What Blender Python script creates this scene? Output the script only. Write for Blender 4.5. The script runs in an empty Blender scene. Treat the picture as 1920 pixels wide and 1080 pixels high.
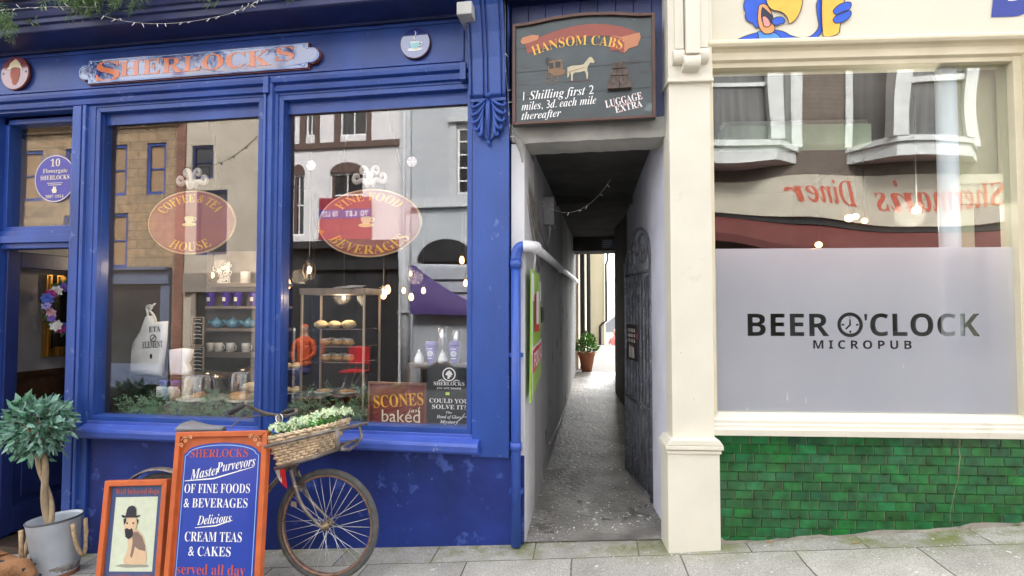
import bpy, bmesh, math, random
from mathutils import Matrix, Vector, Euler
R = math.radians
sc = bpy.context.scene
COL = sc.collection
random.seed(7)

# ------------------------------------------------------------------ camera, sky, sun, exposure
F_PX, YAW, PITCH = 1066.0, R(9.4), R(2.15)
CAM = Vector((0.0, -3.6, 1.5))
cd = bpy.data.cameras.new('camera'); cam = bpy.data.objects.new('camera', cd); COL.objects.link(cam)
cd.sensor_width = 36.0; cd.lens = 36.0 * F_PX / 1920.0; cd.clip_start = 0.05; cd.clip_end = 3000
cam.location = CAM; cam.rotation_euler = (math.pi / 2 + PITCH, 0, YAW)
sc.camera = cam

SUN_EL, SUN_AZ = R(50), R(12)            # azimuth measured from +Y towards +X: the sun stands behind the cafe
w = bpy.data.worlds.new('World'); sc.world = w; w.use_nodes = True
nt = w.node_tree; bg = nt.nodes['Background']
sky = nt.nodes.new('ShaderNodeTexSky'); sky.sky_type = 'NISHITA'; sky.sun_disc = False
sky.sun_elevation = SUN_EL; sky.sun_rotation = SUN_AZ; sky.air_density = 1.0; sky.dust_density = 4.0; sky.ozone_density = 1.0
hs = nt.nodes.new('ShaderNodeHueSaturation'); hs.inputs['Saturation'].default_value = 0.14
nt.links.new(sky.outputs[0], hs.inputs['Color']); nt.links.new(hs.outputs[0], bg.inputs['Color'])
bg.inputs['Strength'].default_value = 0.15
sl = bpy.data.lights.new('sun', 'SUN'); sl.energy = 1.5; sl.angle = R(12); sl.color = (1.0, 0.95, 0.88)
so = bpy.data.objects.new('sun', sl); COL.objects.link(so); so.location = (3, 20, 30)
sdir = Vector((math.sin(SUN_AZ) * math.cos(SUN_EL), math.cos(SUN_AZ) * math.cos(SUN_EL), math.sin(SUN_EL)))
so.rotation_euler = sdir.to_track_quat('Z', 'Y').to_euler()
vs = sc.view_settings; vs.view_transform = 'Standard'; vs.look = 'None'; vs.gamma = 1.0
vs.exposure = 2.88
sc.cycles.use_denoising = True
sc.cycles.max_bounces = 10; sc.cycles.transparent_max_bounces = 24
sc.cycles.caustics_reflective = False; sc.cycles.caustics_refractive = False
sc.cycles.sample_clamp_indirect = 6.0

# ------------------------------------------------------------------ helpers
FW = Vector((-math.sin(YAW) * math.cos(PITCH), math.cos(YAW) * math.cos(PITCH), math.sin(PITCH)))
RT = Vector((math.cos(YAW), math.sin(YAW), 0)); UP = RT.cross(FW)
def at(px, py, Y=0.0):                   # the point of the plane y = Y seen at a pixel of the photograph
    d = FW * F_PX + RT * (px - 960) + UP * (540 - py)
    return CAM + d * ((Y - CAM.y) / d.y)
def rect(a, b, c, d, Y):
    p, q = at(a, d, Y), at(c, b, Y)
    return p.x, q.x, p.z, q.z
def ground(x): return 0.066 + 0.087 * x

MAT = {}
class MB:
    def __init__(s): s.v = []; s.f = []; s.m = []; s.sm = []; s.T = None; s.c = []
    def add(s, vs_, fs, mat=0, smooth=False, col=None):
        o = len(s.v)
        for p in vs_:
            p = Vector(p); s.v.append(s.T @ p if s.T else p)
        for f in fs:
            s.f.append(tuple(i + o for i in f)); s.m.append(mat); s.sm.append(smooth); s.c.append(col)
        return s
    def box(s, x0, x1, y0, y1, z0, z1, mat=0, col=None):
        return s.add([(x0,y0,z0),(x1,y0,z0),(x1,y1,z0),(x0,y1,z0),(x0,y0,z1),(x1,y0,z1),(x1,y1,z1),(x0,y1,z1)],
                     [(0,3,2,1),(4,5,6,7),(0,1,5,4),(1,2,6,5),(2,3,7,6),(3,0,4,7)], mat, False, col)
    def cbox(s, c, sx, sy, sz, mat=0): return s.box(c[0]-sx/2, c[0]+sx/2, c[1]-sy/2, c[1]+sy/2, c[2]-sz/2, c[2]+sz/2, mat)
    def prism(s, poly, a, b, axis='y', mat=0, smooth=False):
        n = len(poly)
        def P(p, t): return (p[0], t, p[1]) if axis == 'y' else ((t, p[0], p[1]) if axis == 'x' else (p[0], p[1], t))
        v = [P(p, a) for p in poly] + [P(p, b) for p in poly]
        s.add(v, [tuple(range(n)), tuple(range(2*n-1, n-1, -1))], mat)
        o = len(s.v) - 2*n
        for i in range(n):
            j = (i+1) % n
            s.f.append((o+i, o+n+i, o+n+j, o+j)); s.m.append(mat); s.sm.append(smooth); s.c.append(None)
        return s
    def flat(s, poly, y, mat=0):          # painted shape lying in the local x-z plane
        return s.add([(p[0], y, p[1]) for p in poly], [tuple(range(len(poly)))], mat)
    def stroke(s, pts, wd, y, mat=0, closed=False):
        pts = [Vector((p[0], p[1])) for p in pts]; n = len(pts); L = []; Rr = []
        for i in range(n):
            a = pts[i-1] if (i > 0 or closed) else pts[i]; b = pts[(i+1) % n] if (i < n-1 or closed) else pts[i]
            d = (b - a); d = d.normalized() if d.length > 1e-9 else Vector((1, 0)); nn = Vector((-d.y, d.x))
            ww = wd[i] if isinstance(wd, (list, tuple)) else wd
            L.append(pts[i] + nn*ww/2); Rr.append(pts[i] - nn*ww/2)
        v = [(p.x, y, p.y) for p in L] + [(p.x, y, p.y) for p in Rr]
        return s.add(v, [(i, (i+1) % n, n+(i+1) % n, n+i) for i in range(n if closed else n-1)], mat)
    def tube(s, pts, r, n=8, closed=False, mat=0, smooth=True):
        pts = [Vector(p) for p in pts]; k = len(pts); rings = []
        t0 = (pts[1]-pts[0]).normalized(); u = t0.orthogonal().normalized()
        v = []
        for i, p in enumerate(pts):
            a = pts[i-1] if (i > 0 or closed) else p; b = pts[(i+1) % k] if (i < k-1 or closed) else p
            t = (b-a); t = t.normalized() if t.length > 1e-9 else t0
            u = (u - t*u.dot(t)); u = u.normalized() if u.length > 1e-6 else t.orthogonal().normalized()
            w_ = t.cross(u); rr = r[i] if isinstance(r, (list, tuple)) else r
            for j in range(n):
                an = 2*math.pi*j/n; v.append(p + (u*math.cos(an) + w_*math.sin(an))*rr)
        f = []
        for i in range(k if closed else k-1):
            i2 = (i+1) % k
            for j in range(n): f.append((i*n+j, i*n+(j+1) % n, i2*n+(j+1) % n, i2*n+j))
        s.add(v, f, mat, smooth)
        if not closed:
            o = len(s.v) - len(v)
            for fc in (tuple(o+j for j in range(n-1, -1, -1)), tuple(o+(k-1)*n+j for j in range(n))):
                s.f.append(fc); s.m.append(mat); s.sm.append(False); s.c.append(None)
        return s
    def lathe(s, prof, c=(0,0,0), n=20, mat=0, smooth=True, cap=True):
        v = []; f = []; k = len(prof)
        for r, z in prof:
            for j in range(n):
                a = 2*math.pi*j/n; v.append((c[0]+r*math.cos(a), c[1]+r*math.sin(a), c[2]+z))
        for i in range(k-1):
            for j in range(n): f.append((i*n+j, i*n+(j+1) % n, (i+1)*n+(j+1) % n, (i+1)*n+j))
        if cap: f.append(tuple(range(n-1, -1, -1))); f.append(tuple((k-1)*n+j for j in range(n)))
        return s.add(v, f, mat, smooth)
    def ell(s, c, rx, ry, rz, n=12, m=8, mat=0, jit=0.0):
        v = [(c[0], c[1], c[2]-rz)]; f = []
        for i in range(1, m):
            ph = -math.pi/2 + math.pi*i/m
            for j in range(n):
                a = 2*math.pi*j/n; q = 1 + random.uniform(-jit, jit)
                v.append((c[0]+rx*q*math.cos(ph)*math.cos(a), c[1]+ry*q*math.cos(ph)*math.sin(a), c[2]+rz*q*math.sin(ph)))
        v.append((c[0], c[1], c[2]+rz)); t = len(v)-1
        for j in range(n): f.append((0, 1+(j+1) % n, 1+j)); f.append((t, t-n+j, t-n+(j+1) % n))
        for i in range(m-2):
            for j in range(n): f.append((1+i*n+j, 1+i*n+(j+1) % n, 1+(i+1)*n+(j+1) % n, 1+(i+1)*n+j))
        return s.add(v, f, mat, True)
    def frame(s, x0, x1, z0, z1, wd, y0, y1, mat=0):   # mitred rectangular frame, outer size given
        o = [(x0,z0),(x1,z0),(x1,z1),(x0,z1)]; i_ = [(x0+wd,z0+wd),(x1-wd,z0+wd),(x1-wd,z1-wd),(x0+wd,z1-wd)]
        for k in range(4):
            j = (k+1) % 4; s.prism([o[k], o[j], i_[j], i_[k]], y0, y1, 'y', mat)
        return s
    def build(s, name, mat, parent=None, local=False, bevel=0.0, seg=2, recalc=True, subsurf=0):
        me = bpy.data.meshes.new(name)
        vv = s.v
        if parent is not None and not local:
            inv = MAT[parent.name].inverted(); vv = [inv @ p for p in vv]
        me.from_pydata([tuple(p) for p in vv], [], s.f); me.validate()
        for m_ in (mat if isinstance(mat, (list, tuple)) else [mat]): me.materials.append(m_)
        ok = len(me.polygons) == len(s.f)
        if ok:
            for i, p in enumerate(me.polygons): p.material_index = s.m[i]; p.use_smooth = s.sm[i]
            if any(c is not None for c in s.c):
                ca = me.color_attributes.new('tint', 'FLOAT_COLOR', 'CORNER')
                for i, p in enumerate(me.polygons):
                    c = s.c[i] or (1, 1, 1, 1)
                    for li in p.loop_indices: ca.data[li].color = c
        if recalc:
            bm = bmesh.new(); bm.from_mesh(me); bmesh.ops.recalc_face_normals(bm, faces=bm.faces); bm.to_mesh(me); bm.free()
        o = bpy.data.objects.new(name, me); COL.objects.link(o)
        if parent is not None:
            o.parent = parent; MAT[o.name] = MAT[parent.name]
        else: MAT[o.name] = Matrix()
        if bevel:
            b = o.modifiers.new('bevel', 'BEVEL'); b.width = bevel; b.segments = seg; b.limit_method = 'ANGLE'; b.angle_limit = R(35); b.harden_normals = False
        if subsurf:
            b = o.modifiers.new('sub', 'SUBSURF'); b.levels = subsurf; b.render_levels = subsurf
        return o

def tag(o, label, cat, group=None, kind=None):
    o['label'] = label; o['category'] = cat
    if group: o['group'] = group
    if kind: o['kind'] = kind
    return o
def thing(name, label, cat, loc=(0,0,0), rot=(0,0,0), group=None):
    o = bpy.data.objects.new(name, None); COL.objects.link(o); o.empty_display_size = 0.1
    o.location = loc; o.rotation_euler = rot
    MAT[o.name] = Matrix.Translation(Vector(loc)) @ Euler(rot).to_matrix().to_4x4()
    return tag(o, label, cat, group)
def structure(o): o['kind'] = 'structure'; return o
def copy_tree(o, loc, rot=None):
    c = o.copy(); COL.objects.link(c); c.location = loc
    if rot: c.rotation_euler = rot
    for ch in [k for k in o.children]:
        d = ch.copy(); COL.objects.link(d); d.parent = c
        for g in [k for k in ch.children]:
            e = g.copy(); COL.objects.link(e); e.parent = d
    return c

# ------------------------------------------------------------------ materials
def mat(name, col, rough=0.5, metal=0.0, var=0.12, scale=6.0, bump=0.0, bscale=30.0, wear=None, spec=0.5, coat=0.0, tint=False, stretch=None, emit=None):
    m = bpy.data.materials.new(name); m.use_nodes = True; n = m.node_tree.nodes; l = m.node_tree.links
    p = n['Principled BSDF']; p.inputs['Roughness'].default_value = rough; p.inputs['Metallic'].default_value = metal
    p.inputs['Specular IOR Level'].default_value = spec; p.inputs['Coat Weight'].default_value = coat; p.inputs['Coat Roughness'].default_value = 0.1
    tc = n.new('ShaderNodeTexCoord'); vec = tc.outputs['Object']
    if stretch:
        mp = n.new('ShaderNodeMapping'); mp.inputs['Scale'].default_value = stretch; l.new(vec, mp.inputs[0]); vec = mp.outputs[0]
    nz = n.new('ShaderNodeTexNoise'); nz.inputs['Scale'].default_value = scale; nz.inputs['Detail'].default_value = 6; l.new(vec, nz.inputs['Vector'])
    rp = n.new('ShaderNodeValToRGB'); rp.color_ramp.elements[0].position = 0.3; rp.color_ramp.elements[1].position = 0.7
    rp.color_ramp.elements[0].color = tuple(min(1, c*(1-var)) for c in col) + (1,)
    rp.color_ramp.elements[1].color = tuple(min(1, c*(1+var)) for c in col) + (1,)
    l.new(nz.outputs['Fac'], rp.inputs[0]); out = rp.outputs[0]
    if tint:
        va = n.new('ShaderNodeVertexColor'); va.layer_name = 'tint'; mx = n.new('ShaderNodeMixRGB'); mx.blend_type = 'MULTIPLY'; mx.inputs[0].default_value = 1
        l.new(out, mx.inputs[1]); l.new(va.outputs[0], mx.inputs[2]); out = mx.outputs[0]
    for (wc, th, ws) in (wear or []):
        wn = n.new('ShaderNodeTexNoise'); wn.inputs['Scale'].default_value = ws; wn.inputs['Detail'].default_value = 8; wn.inputs['Roughness'].default_value = 0.65
        l.new(tc.outputs['Object'], wn.inputs['Vector'])
        wr = n.new('ShaderNodeValToRGB'); wr.color_ramp.elements[0].position = th; wr.color_ramp.elements[1].position = min(1, th+0.05)
        l.new(wn.outputs['Fac'], wr.inputs[0])
        mx = n.new('ShaderNodeMixRGB'); l.new(wr.outputs[0], mx.inputs[0]); l.new(out, mx.inputs[1]); mx.inputs[2].default_value = tuple(wc)+(1,); out = mx.outputs[0]
    l.new(out, p.inputs['Base Color'])
    if bump:
        bn = n.new('ShaderNodeTexNoise'); bn.inputs['Scale'].default_value = bscale; bn.inputs['Detail'].default_value = 5; l.new(vec, bn.inputs['Vector'])
        bp = n.new('ShaderNodeBump'); bp.inputs['Strength'].default_value = bump; bp.inputs['Distance'].default_value = 0.01
        l.new(bn.outputs['Fac'], bp.inputs['Height']); l.new(bp.outputs[0], p.inputs['Normal'])
    if emit:
        p.inputs['Emission Color'].default_value = tuple(emit[:3])+(1,); p.inputs['Emission Strength'].default_value = emit[3]
    return m
def glass(name, fac, tint=(1,1,1), wav=0.0, wscale=1.5, rough=0.0):
    m = bpy.data.materials.new(name); m.use_nodes = True; n = m.node_tree.nodes; l = m.node_tree.links
    n.remove(n['Principled BSDF']); o = n['Material Output']
    t = n.new('ShaderNodeBsdfTransparent'); t.inputs[0].default_value = tuple(tint)+(1,)
    g = n.new('ShaderNodeBsdfGlossy'); g.inputs['Roughness'].default_value = rough
    mx = n.new('ShaderNodeMixShader'); mx.inputs[0].default_value = fac
    l.new(t.outputs[0], mx.inputs[1]); l.new(g.outputs[0], mx.inputs[2]); l.new(mx.outputs[0], o.inputs[0])
    if wav:
        tc = n.new('ShaderNodeTexCoord'); nz = n.new('ShaderNodeTexNoise'); nz.inputs['Scale'].default_value = wscale; nz.inputs['Detail'].default_value = 1
        l.new(tc.outputs['Object'], nz.inputs['Vector']); b = n.new('ShaderNodeBump'); b.inputs['Strength'].default_value = 1.0; b.inputs['Distance'].default_value = wav
        l.new(nz.outputs['Fac'], b.inputs['Height']); l.new(b.outputs[0], g.inputs['Normal'])
    return m
def brick(name, c1, c2, mortar, bw, bh, ms=0.01, rough=0.8, var=0.3, bump=0.4, axis='xz'):
    m = bpy.data.materials.new(name); m.use_nodes = True; n = m.node_tree.nodes; l = m.node_tree.links; p = n['Principled BSDF']; p.inputs['Roughness'].default_value = rough
    tc = n.new('ShaderNodeTexCoord'); sp = n.new('ShaderNodeSeparateXYZ'); cb = n.new('ShaderNodeCombineXYZ'); l.new(tc.outputs['Object'], sp.inputs[0])
    l.new(sp.outputs['X' if axis[0] == 'x' else 'Y'], cb.inputs[0]); l.new(sp.outputs['Z' if axis[1] == 'z' else 'Y'], cb.inputs[1])
    b = n.new('ShaderNodeTexBrick'); b.inputs['Scale'].default_value = 1; b.inputs['Brick Width'].default_value = bw; b.inputs['Row Height'].default_value = bh; b.inputs['Mortar Size'].default_value = ms
    b.inputs['Color1'].default_value = tuple(c1)+(1,); b.inputs['Color2'].default_value = tuple(c2)+(1,); b.inputs['Mortar'].default_value = tuple(mortar)+(1,)
    l.new(cb.outputs[0], b.inputs['Vector'])
    nz = n.new('ShaderNodeTexNoise'); nz.inputs['Scale'].default_value = 5; nz.inputs['Detail'].default_value = 8; l.new(tc.outputs['Object'], nz.inputs[0])
    mp = n.new('ShaderNodeMapRange'); mp.inputs['To Min'].default_value = 1-var; mp.inputs['To Max'].default_value = 1+var; mp.inputs['From Min'].default_value = .25; mp.inputs['From Max'].default_value = .75; l.new(nz.outputs[0], mp.inputs[0])
    mx = n.new('ShaderNodeMixRGB'); mx.blend_type = 'MULTIPLY'; mx.inputs[0].default_value = 1; l.new(b.outputs['Color'], mx.inputs[1]); l.new(mp.outputs[0], mx.inputs[2]); l.new(mx.outputs[0], p.inputs['Base Color'])
    bp = n.new('ShaderNodeBump'); bp.inputs['Strength'].default_value = bump; bp.inputs['Distance'].default_value = .01; bp.invert = True; l.new(b.outputs['Fac'], bp.inputs['Height']); l.new(bp.outputs[0], p.inputs['Normal'])
    return m
def paint(name, c, rough=0.45): return mat(name, c, rough, var=0.06, scale=20)

BLUE = (0.022, 0.068, 0.295)
M = dict(
 blue=mat('blue_gloss_paint', BLUE, .38, var=.26, scale=2.6, bump=.16, bscale=38, stretch=(1,1,.5), wear=[((.10,.15,.40),.63,11),((.30,.36,.52),.70,30)], spec=.4, coat=.08),
 blue_riser=mat('blue_wall_paint', (.011,.028,.175), .55, var=.35, scale=2.2, bump=.3, bscale=14, spec=.35, wear=[((.05,.09,.34),.58,5),((.16,.24,.52),.665,9),((.40,.46,.62),.70,24)]),
 navy=mat('dark_navy_paint', (.016,.030,.14), .4, var=.2, bump=.1),
 blue_dk=mat('dark_blue_paint', (.013,.024,.105), .45, var=.25, bump=.15, stretch=(1,1,.3)),
 cream=mat('cream_paint', (.74,.70,.585), .42, var=.05, scale=3, bump=.08, bscale=26, wear=[((.66,.62,.51),.60,2.2),((.42,.37,.28),.72,12)]),
 cream_fas=mat('cream_fascia_paint', (.68,.64,.52), .45, var=.04, scale=2),
 render_w=mat('lit_whitewash', (.66,.66,.68), .85, var=.15, scale=2.2, bump=.5, bscale=9, wear=[((.33,.32,.30),.66,4)]),
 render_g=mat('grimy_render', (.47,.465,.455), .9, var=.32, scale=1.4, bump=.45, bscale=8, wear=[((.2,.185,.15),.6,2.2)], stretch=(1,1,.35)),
 lav=mat('lavender_whitewash', (.70,.72,.84), .85, var=.10, scale=3, bump=.8, bscale=7, wear=[((.4,.38,.36),.72,7)]),
 ceil=mat('dark_ceiling', (.055,.052,.048), .9, var=.4, scale=3, bump=.5, bscale=6),  # near-black, uneven base colour for the passage ceiling
 conc=mat('rough_concrete', (.40,.39,.36), .9, var=.25, scale=4, bump=.7, bscale=14),
 white=mat('white_paint', (.8,.8,.8), .45, var=.05),
 white_pipe=mat('white_plastic', (.74,.74,.76), .35, var=.08, wear=[((.4,.38,.33),.72,8)]),
 black=mat('black_paint', (.02,.02,.022), .45, var=.2),
 iron=mat('weathered_iron', (.11,.115,.13), .5, metal=.1, var=.5, scale=12, bump=.5, bscale=60, wear=[((.35,.35,.37),.60,38),((.16,.08,.05),.70,9)]),
 wood=mat('dark_wood', (.085,.042,.022), .45, var=.3, scale=5, stretch=(.3,4,4)),
 wood_lt=mat('pale_wood', (.42,.34,.25), .5, var=.2, stretch=(3,3,.4)),
 wood_case=mat('brown_case_wood', (.24,.18,.13), .5, var=.2, stretch=(3,3,.4)),
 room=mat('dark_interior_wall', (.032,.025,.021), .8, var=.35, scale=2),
 room_grey=mat('grey_interior_wall', (.42,.42,.44), .8, var=.1),
 pane=glass('shop_glass', .10),
 clear=glass('clear_glass', .07),
 chrome=mat('chrome', (.7,.7,.7), .15, 1.0, var=.02),
 steel=mat('old_bicycle_steel', (.19,.165,.145), .42, metal=.5, var=.4, scale=20, bump=.2, wear=[((.18,.10,.06),.62,30)]),
 tyre=mat('tyre_rubber', (.078,.076,.070), .85, var=.25, scale=25, bump=.5, bscale=150),
 rim=mat('rusty_rim', (.20,.12,.085), .5, metal=.4, var=.4, scale=30),
 spoke=mat('spoke_wire', (.62,.62,.60), .35, metal=.5, var=.2),
 rubber=mat('black_rubber', (.025,.024,.024), .55, var=.2),
 orange=mat('orange_sign_paint', (.52,.115,.03), .38, var=.15, scale=9, bump=.1, wear=[((.75,.62,.5),.735,42)]),
 signblue=mat('sign_blue', (.018,.05,.34), .3, var=.12, scale=4, coat=.3),
 red_ltr=paint('red_lettering', (.50,.09,.045)),
 white_ltr=paint('white_lettering', (.85,.85,.83)),
 lblue_ltr=paint('light_blue_lining', (.28,.5,.85)),
 cream_ltr=paint('cream_lettering', (.8,.72,.5)),
 gold_ltr=paint('gold_lettering', (.80,.42,.05)),
 burg=mat('burgundy_sign', (.20,.045,.035), .35, var=.15),
)
# ------------------------------------------------------------------ lettering
_U = dict(serif=0x1d400, italic=0x1d434, bold_italic=0x1d468, script=0x1d4d0, sans=0x1d5d4, mono=0x1d670, gothic=0x1d56c, plain=None)
_tc = {}
def uni(s, st):
    b = _U[st]
    if b is None: return s
    o = ''
    for c in s:
        if 'A' <= c <= 'Z': o += chr(b+ord(c)-65)
        elif c == 'h' and st == 'italic': o += '\u210e'
        elif 'a' <= c <= 'z': o += chr(b+26+ord(c)-97)
        elif c.isdigit() and st in ('serif', 'sans', 'mono'): o += chr({'serif':0x1d7ce,'sans':0x1d7ec,'mono':0x1d7f6}[st]+ord(c)-48)
        else: o += c
    return o
def glyphs(s, st, off=0.0, shear=0.0):
    k = (s, st, off, shear)
    if k not in _tc:
        c = bpy.data.curves.new('lettering', 'FONT'); c.body = uni(s, st); c.offset = off; c.shear = shear; c.resolution_u = 3
        o = bpy.data.objects.new('lettering', c); COL.objects.link(o); bpy.context.view_layer.update()
        me = bpy.data.meshes.new_from_object(o.evaluated_get(bpy.context.evaluated_depsgraph_get()))
        v = [(p.co.x, p.co.y) for p in me.vertices]; f = [tuple(p.vertices) for p in me.polygons]
        bpy.data.objects.remove(o); bpy.data.curves.remove(c); bpy.data.meshes.remove(me); _tc[k] = (v, f)
    return _tc[k]
def text(mb, s, st, cx, cz, h, w=None, y=-0.002, mat=0, off=0.0, shear=0.0, warp=None, tilt=0.0, mirror=False):
    v, f = glyphs(s, st, off, shear)
    if not v: return
    x0 = min(p[0] for p in v); x1 = max(p[0] for p in v)
    k = h/0.70; kx = (w/(x1-x0)) if w else k
    out = []
    for a, b in v:
        u, q = (a-(x0+x1)/2)*kx, b*k
        if mirror: u = -u
        if warp: X, Z = warp(u, q)
        else: X, Z = u*math.cos(tilt)-q*math.sin(tilt), u*math.sin(tilt)+q*math.cos(tilt)
        out.append((cx+X, y, cz+Z))
    mb.add(out, f, mat)
def arc(r, sgn=1, ex=1.0):                # bends a baseline over (sgn 1) or under (sgn -1) a circle, stretched by ex in x
    def fn(u, q):
        a = u/r
        return (ex*(r+q)*math.sin(a), (r+q)*math.cos(a)) if sgn > 0 else (ex*(r-q)*math.sin(a), -(r-q)*math.cos(a))
    return fn
def circ(cx, cz, rx, rz=None, n=40, a0=0, a1=2*math.pi):
    rz = rz or rx
    return [(cx+rx*math.cos(a0+(a1-a0)*i/n), cz+rz*math.sin(a0+(a1-a0)*i/n)) for i in range(n)]
def bez(p, n=12):
    out = []
    for k in range(0, len(p)-3, 3):
        for i in range(n):
            t = i/n; a, b, c, d = p[k:k+4]
            out.append(tuple((1-t)**3*a[j]+3*(1-t)**2*t*b[j]+3*(1-t)*t*t*c[j]+t**3*d[j] for j in range(len(a))))
    out.append(tuple(p[-1])); return out
def leaf(mb, p, d, n, L, W, mat=0, col=None):
    d = d.normalized(); s_ = d.cross(n); s_ = s_.normalized() if s_.length > 1e-5 else d.orthogonal().normalized(); nn = s_.cross(d)
    a, b, c = p, p+d*L*.45+nn*L*.06, p+d*L
    mb.add([a, b+s_*W/2-nn*L*.05, c, b-s_*W/2-nn*L*.05, b], [(0,1,4),(1,2,4),(0,4,3),(4,2,3)], mat, False, col)
def rv(): 
    v = Vector((random.gauss(0,1), random.gauss(0,1), random.gauss(0,1))); return v.normalized()

# ================================================================== THE SETTING
def slope_sheet(name, x0, x1, y0, y1, m, dz=0.0, nx=1, ny=1, k=0.087, ky=0.0):
    mb = MB(); v = []; f = []
    for j in range(ny+1):
        for i in range(nx+1):
            x = x0+(x1-x0)*i/nx; y = y0+(y1-y0)*j/ny; v.append((x, y, 0.066+k*x+ky*y+dz))
    for j in range(ny):
        for i in range(nx): a = j*(nx+1)+i; f.append((a, a+1, a+nx+2, a+nx+1))
    return structure(mb.add(v, f).build(name, m))
def paving_mat():
    m = bpy.data.materials.new('paving_slabs'); m.use_nodes = True; n = m.node_tree.nodes; l = m.node_tree.links; p = n['Principled BSDF']; p.inputs['Roughness'].default_value = .82
    tc = n.new('ShaderNodeTexCoord')
    def noise(sc_, det=8, rough=.6):
        z = n.new('ShaderNodeTexNoise'); z.inputs['Scale'].default_value = sc_; z.inputs['Detail'].default_value = det; z.inputs['Roughness'].default_value = rough; l.new(tc.outputs['Object'], z.inputs[0]); return z.outputs[0]
    def ramp(src, a, b, ca, cb):
        r = n.new('ShaderNodeValToRGB'); e = r.color_ramp.elements; e[0].position = a; e[1].position = b; e[0].color = tuple(ca)+(1,); e[1].color = tuple(cb)+(1,); l.new(src, r.inputs[0]); return r.outputs[0]
    def mix(f, a, b, t='MIX'):
        x = n.new('ShaderNodeMixRGB'); x.blend_type = t
        for s_, v in ((0, f), (1, a), (2, b)):
            if isinstance(v, float): x.inputs[s_].default_value = v
            elif isinstance(v, tuple): x.inputs[s_].default_value = v+(1,)
            else: l.new(v, x.inputs[s_])
        return x.outputs[0]
    base = ramp(noise(3.0), .3, .72, (.34,.325,.29), (.52,.50,.455))
    grit = ramp(noise(120, 2), .35, .65, (.72,.72,.72), (1.2,1.2,1.2))
    base = mix(1.0, base, grit, 'MULTIPLY')
    bt = n.new('ShaderNodeTexBrick'); bt.inputs['Scale'].default_value = 1; bt.inputs['Brick Width'].default_value = .62; bt.inputs['Row Height'].default_value = .42; bt.inputs['Mortar Size'].default_value = .0045
    bt.inputs['Color1'].default_value = (.82,.82,.82,1); bt.inputs['Color2'].default_value = (1.12,1.12,1.1,1); bt.inputs['Mortar'].default_value = (.28,.27,.24,1); bt.offset = .37
    mp = n.new('ShaderNodeMapping'); mp.inputs['Location'].default_value = (.2,.19,0); mp.inputs['Rotation'].default_value = (0,0,R(-2)); l.new(tc.outputs['Object'], mp.inputs[0])
    wn = n.new('ShaderNodeTexNoise'); wn.inputs['Scale'].default_value = 2.5; l.new(tc.outputs['Object'], wn.inputs[0])
    wv = n.new('ShaderNodeVectorMath'); wv.operation = 'MULTIPLY_ADD'; l.new(wn.outputs['Color'], wv.inputs[0]); wv.inputs[1].default_value = (.03,.03,0); l.new(mp.outputs[0], wv.inputs[2])
    l.new(wv.outputs[0], bt.inputs['Vector'])
    base = mix(1.0, base, bt.outputs['Color'], 'MULTIPLY')
    # moss grows along the foot of the walls
    sp = n.new('ShaderNodeSeparateXYZ'); l.new(tc.outputs['Object'], sp.inputs[0])
    yr = ramp(sp.outputs['Y'], 0.0, 1.0, (0,0,0), (1,1,1))
    mr = n.new('ShaderNodeMapRange'); mr.inputs['From Min'].default_value = -.34; mr.inputs['From Max'].default_value = -.04; l.new(sp.outputs['Y'], mr.inputs[0])
    ms = ramp(noise(4.5, 9, .7), .44, .62, (0,0,0), (1,1,1)); mm = mix(1.0, ms, mr.outputs[0], 'MULTIPLY')
    base = mix(mm, base, (.17,.19,.06))
    sp2 = ramp(noise(26, 3, .5), .70, .725, (0,0,0), (1,1,1)); base = mix(sp2, base, (.62,.62,.60))
    l.new(base, p.inputs['Base Color'])
    b = n.new('ShaderNodeBump'); b.inputs['Strength'].default_value = .35; b.inputs['Distance'].default_value = .006; l.new(noise(90, 3), b.inputs['Height'])
    b2 = n.new('ShaderNodeBump'); b2.invert = True; b2.inputs['Strength'].default_value = .7; b2.inputs['Distance'].default_value = .006; l.new(bt.outputs['Fac'], b2.inputs['Height']); l.new(b.outputs[0], b2.inputs['Normal']); l.new(b2.outputs[0], p.inputs['Normal'])
    return m
M['paving'] = paving_mat()
M['asphalt'] = mat('asphalt', (.055,.054,.052), .9, var=.3, scale=20, bump=.5, bscale=120)
M['kerb'] = mat('kerb_stone', (.28,.27,.25), .85, var=.2, bump=.3)
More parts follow.
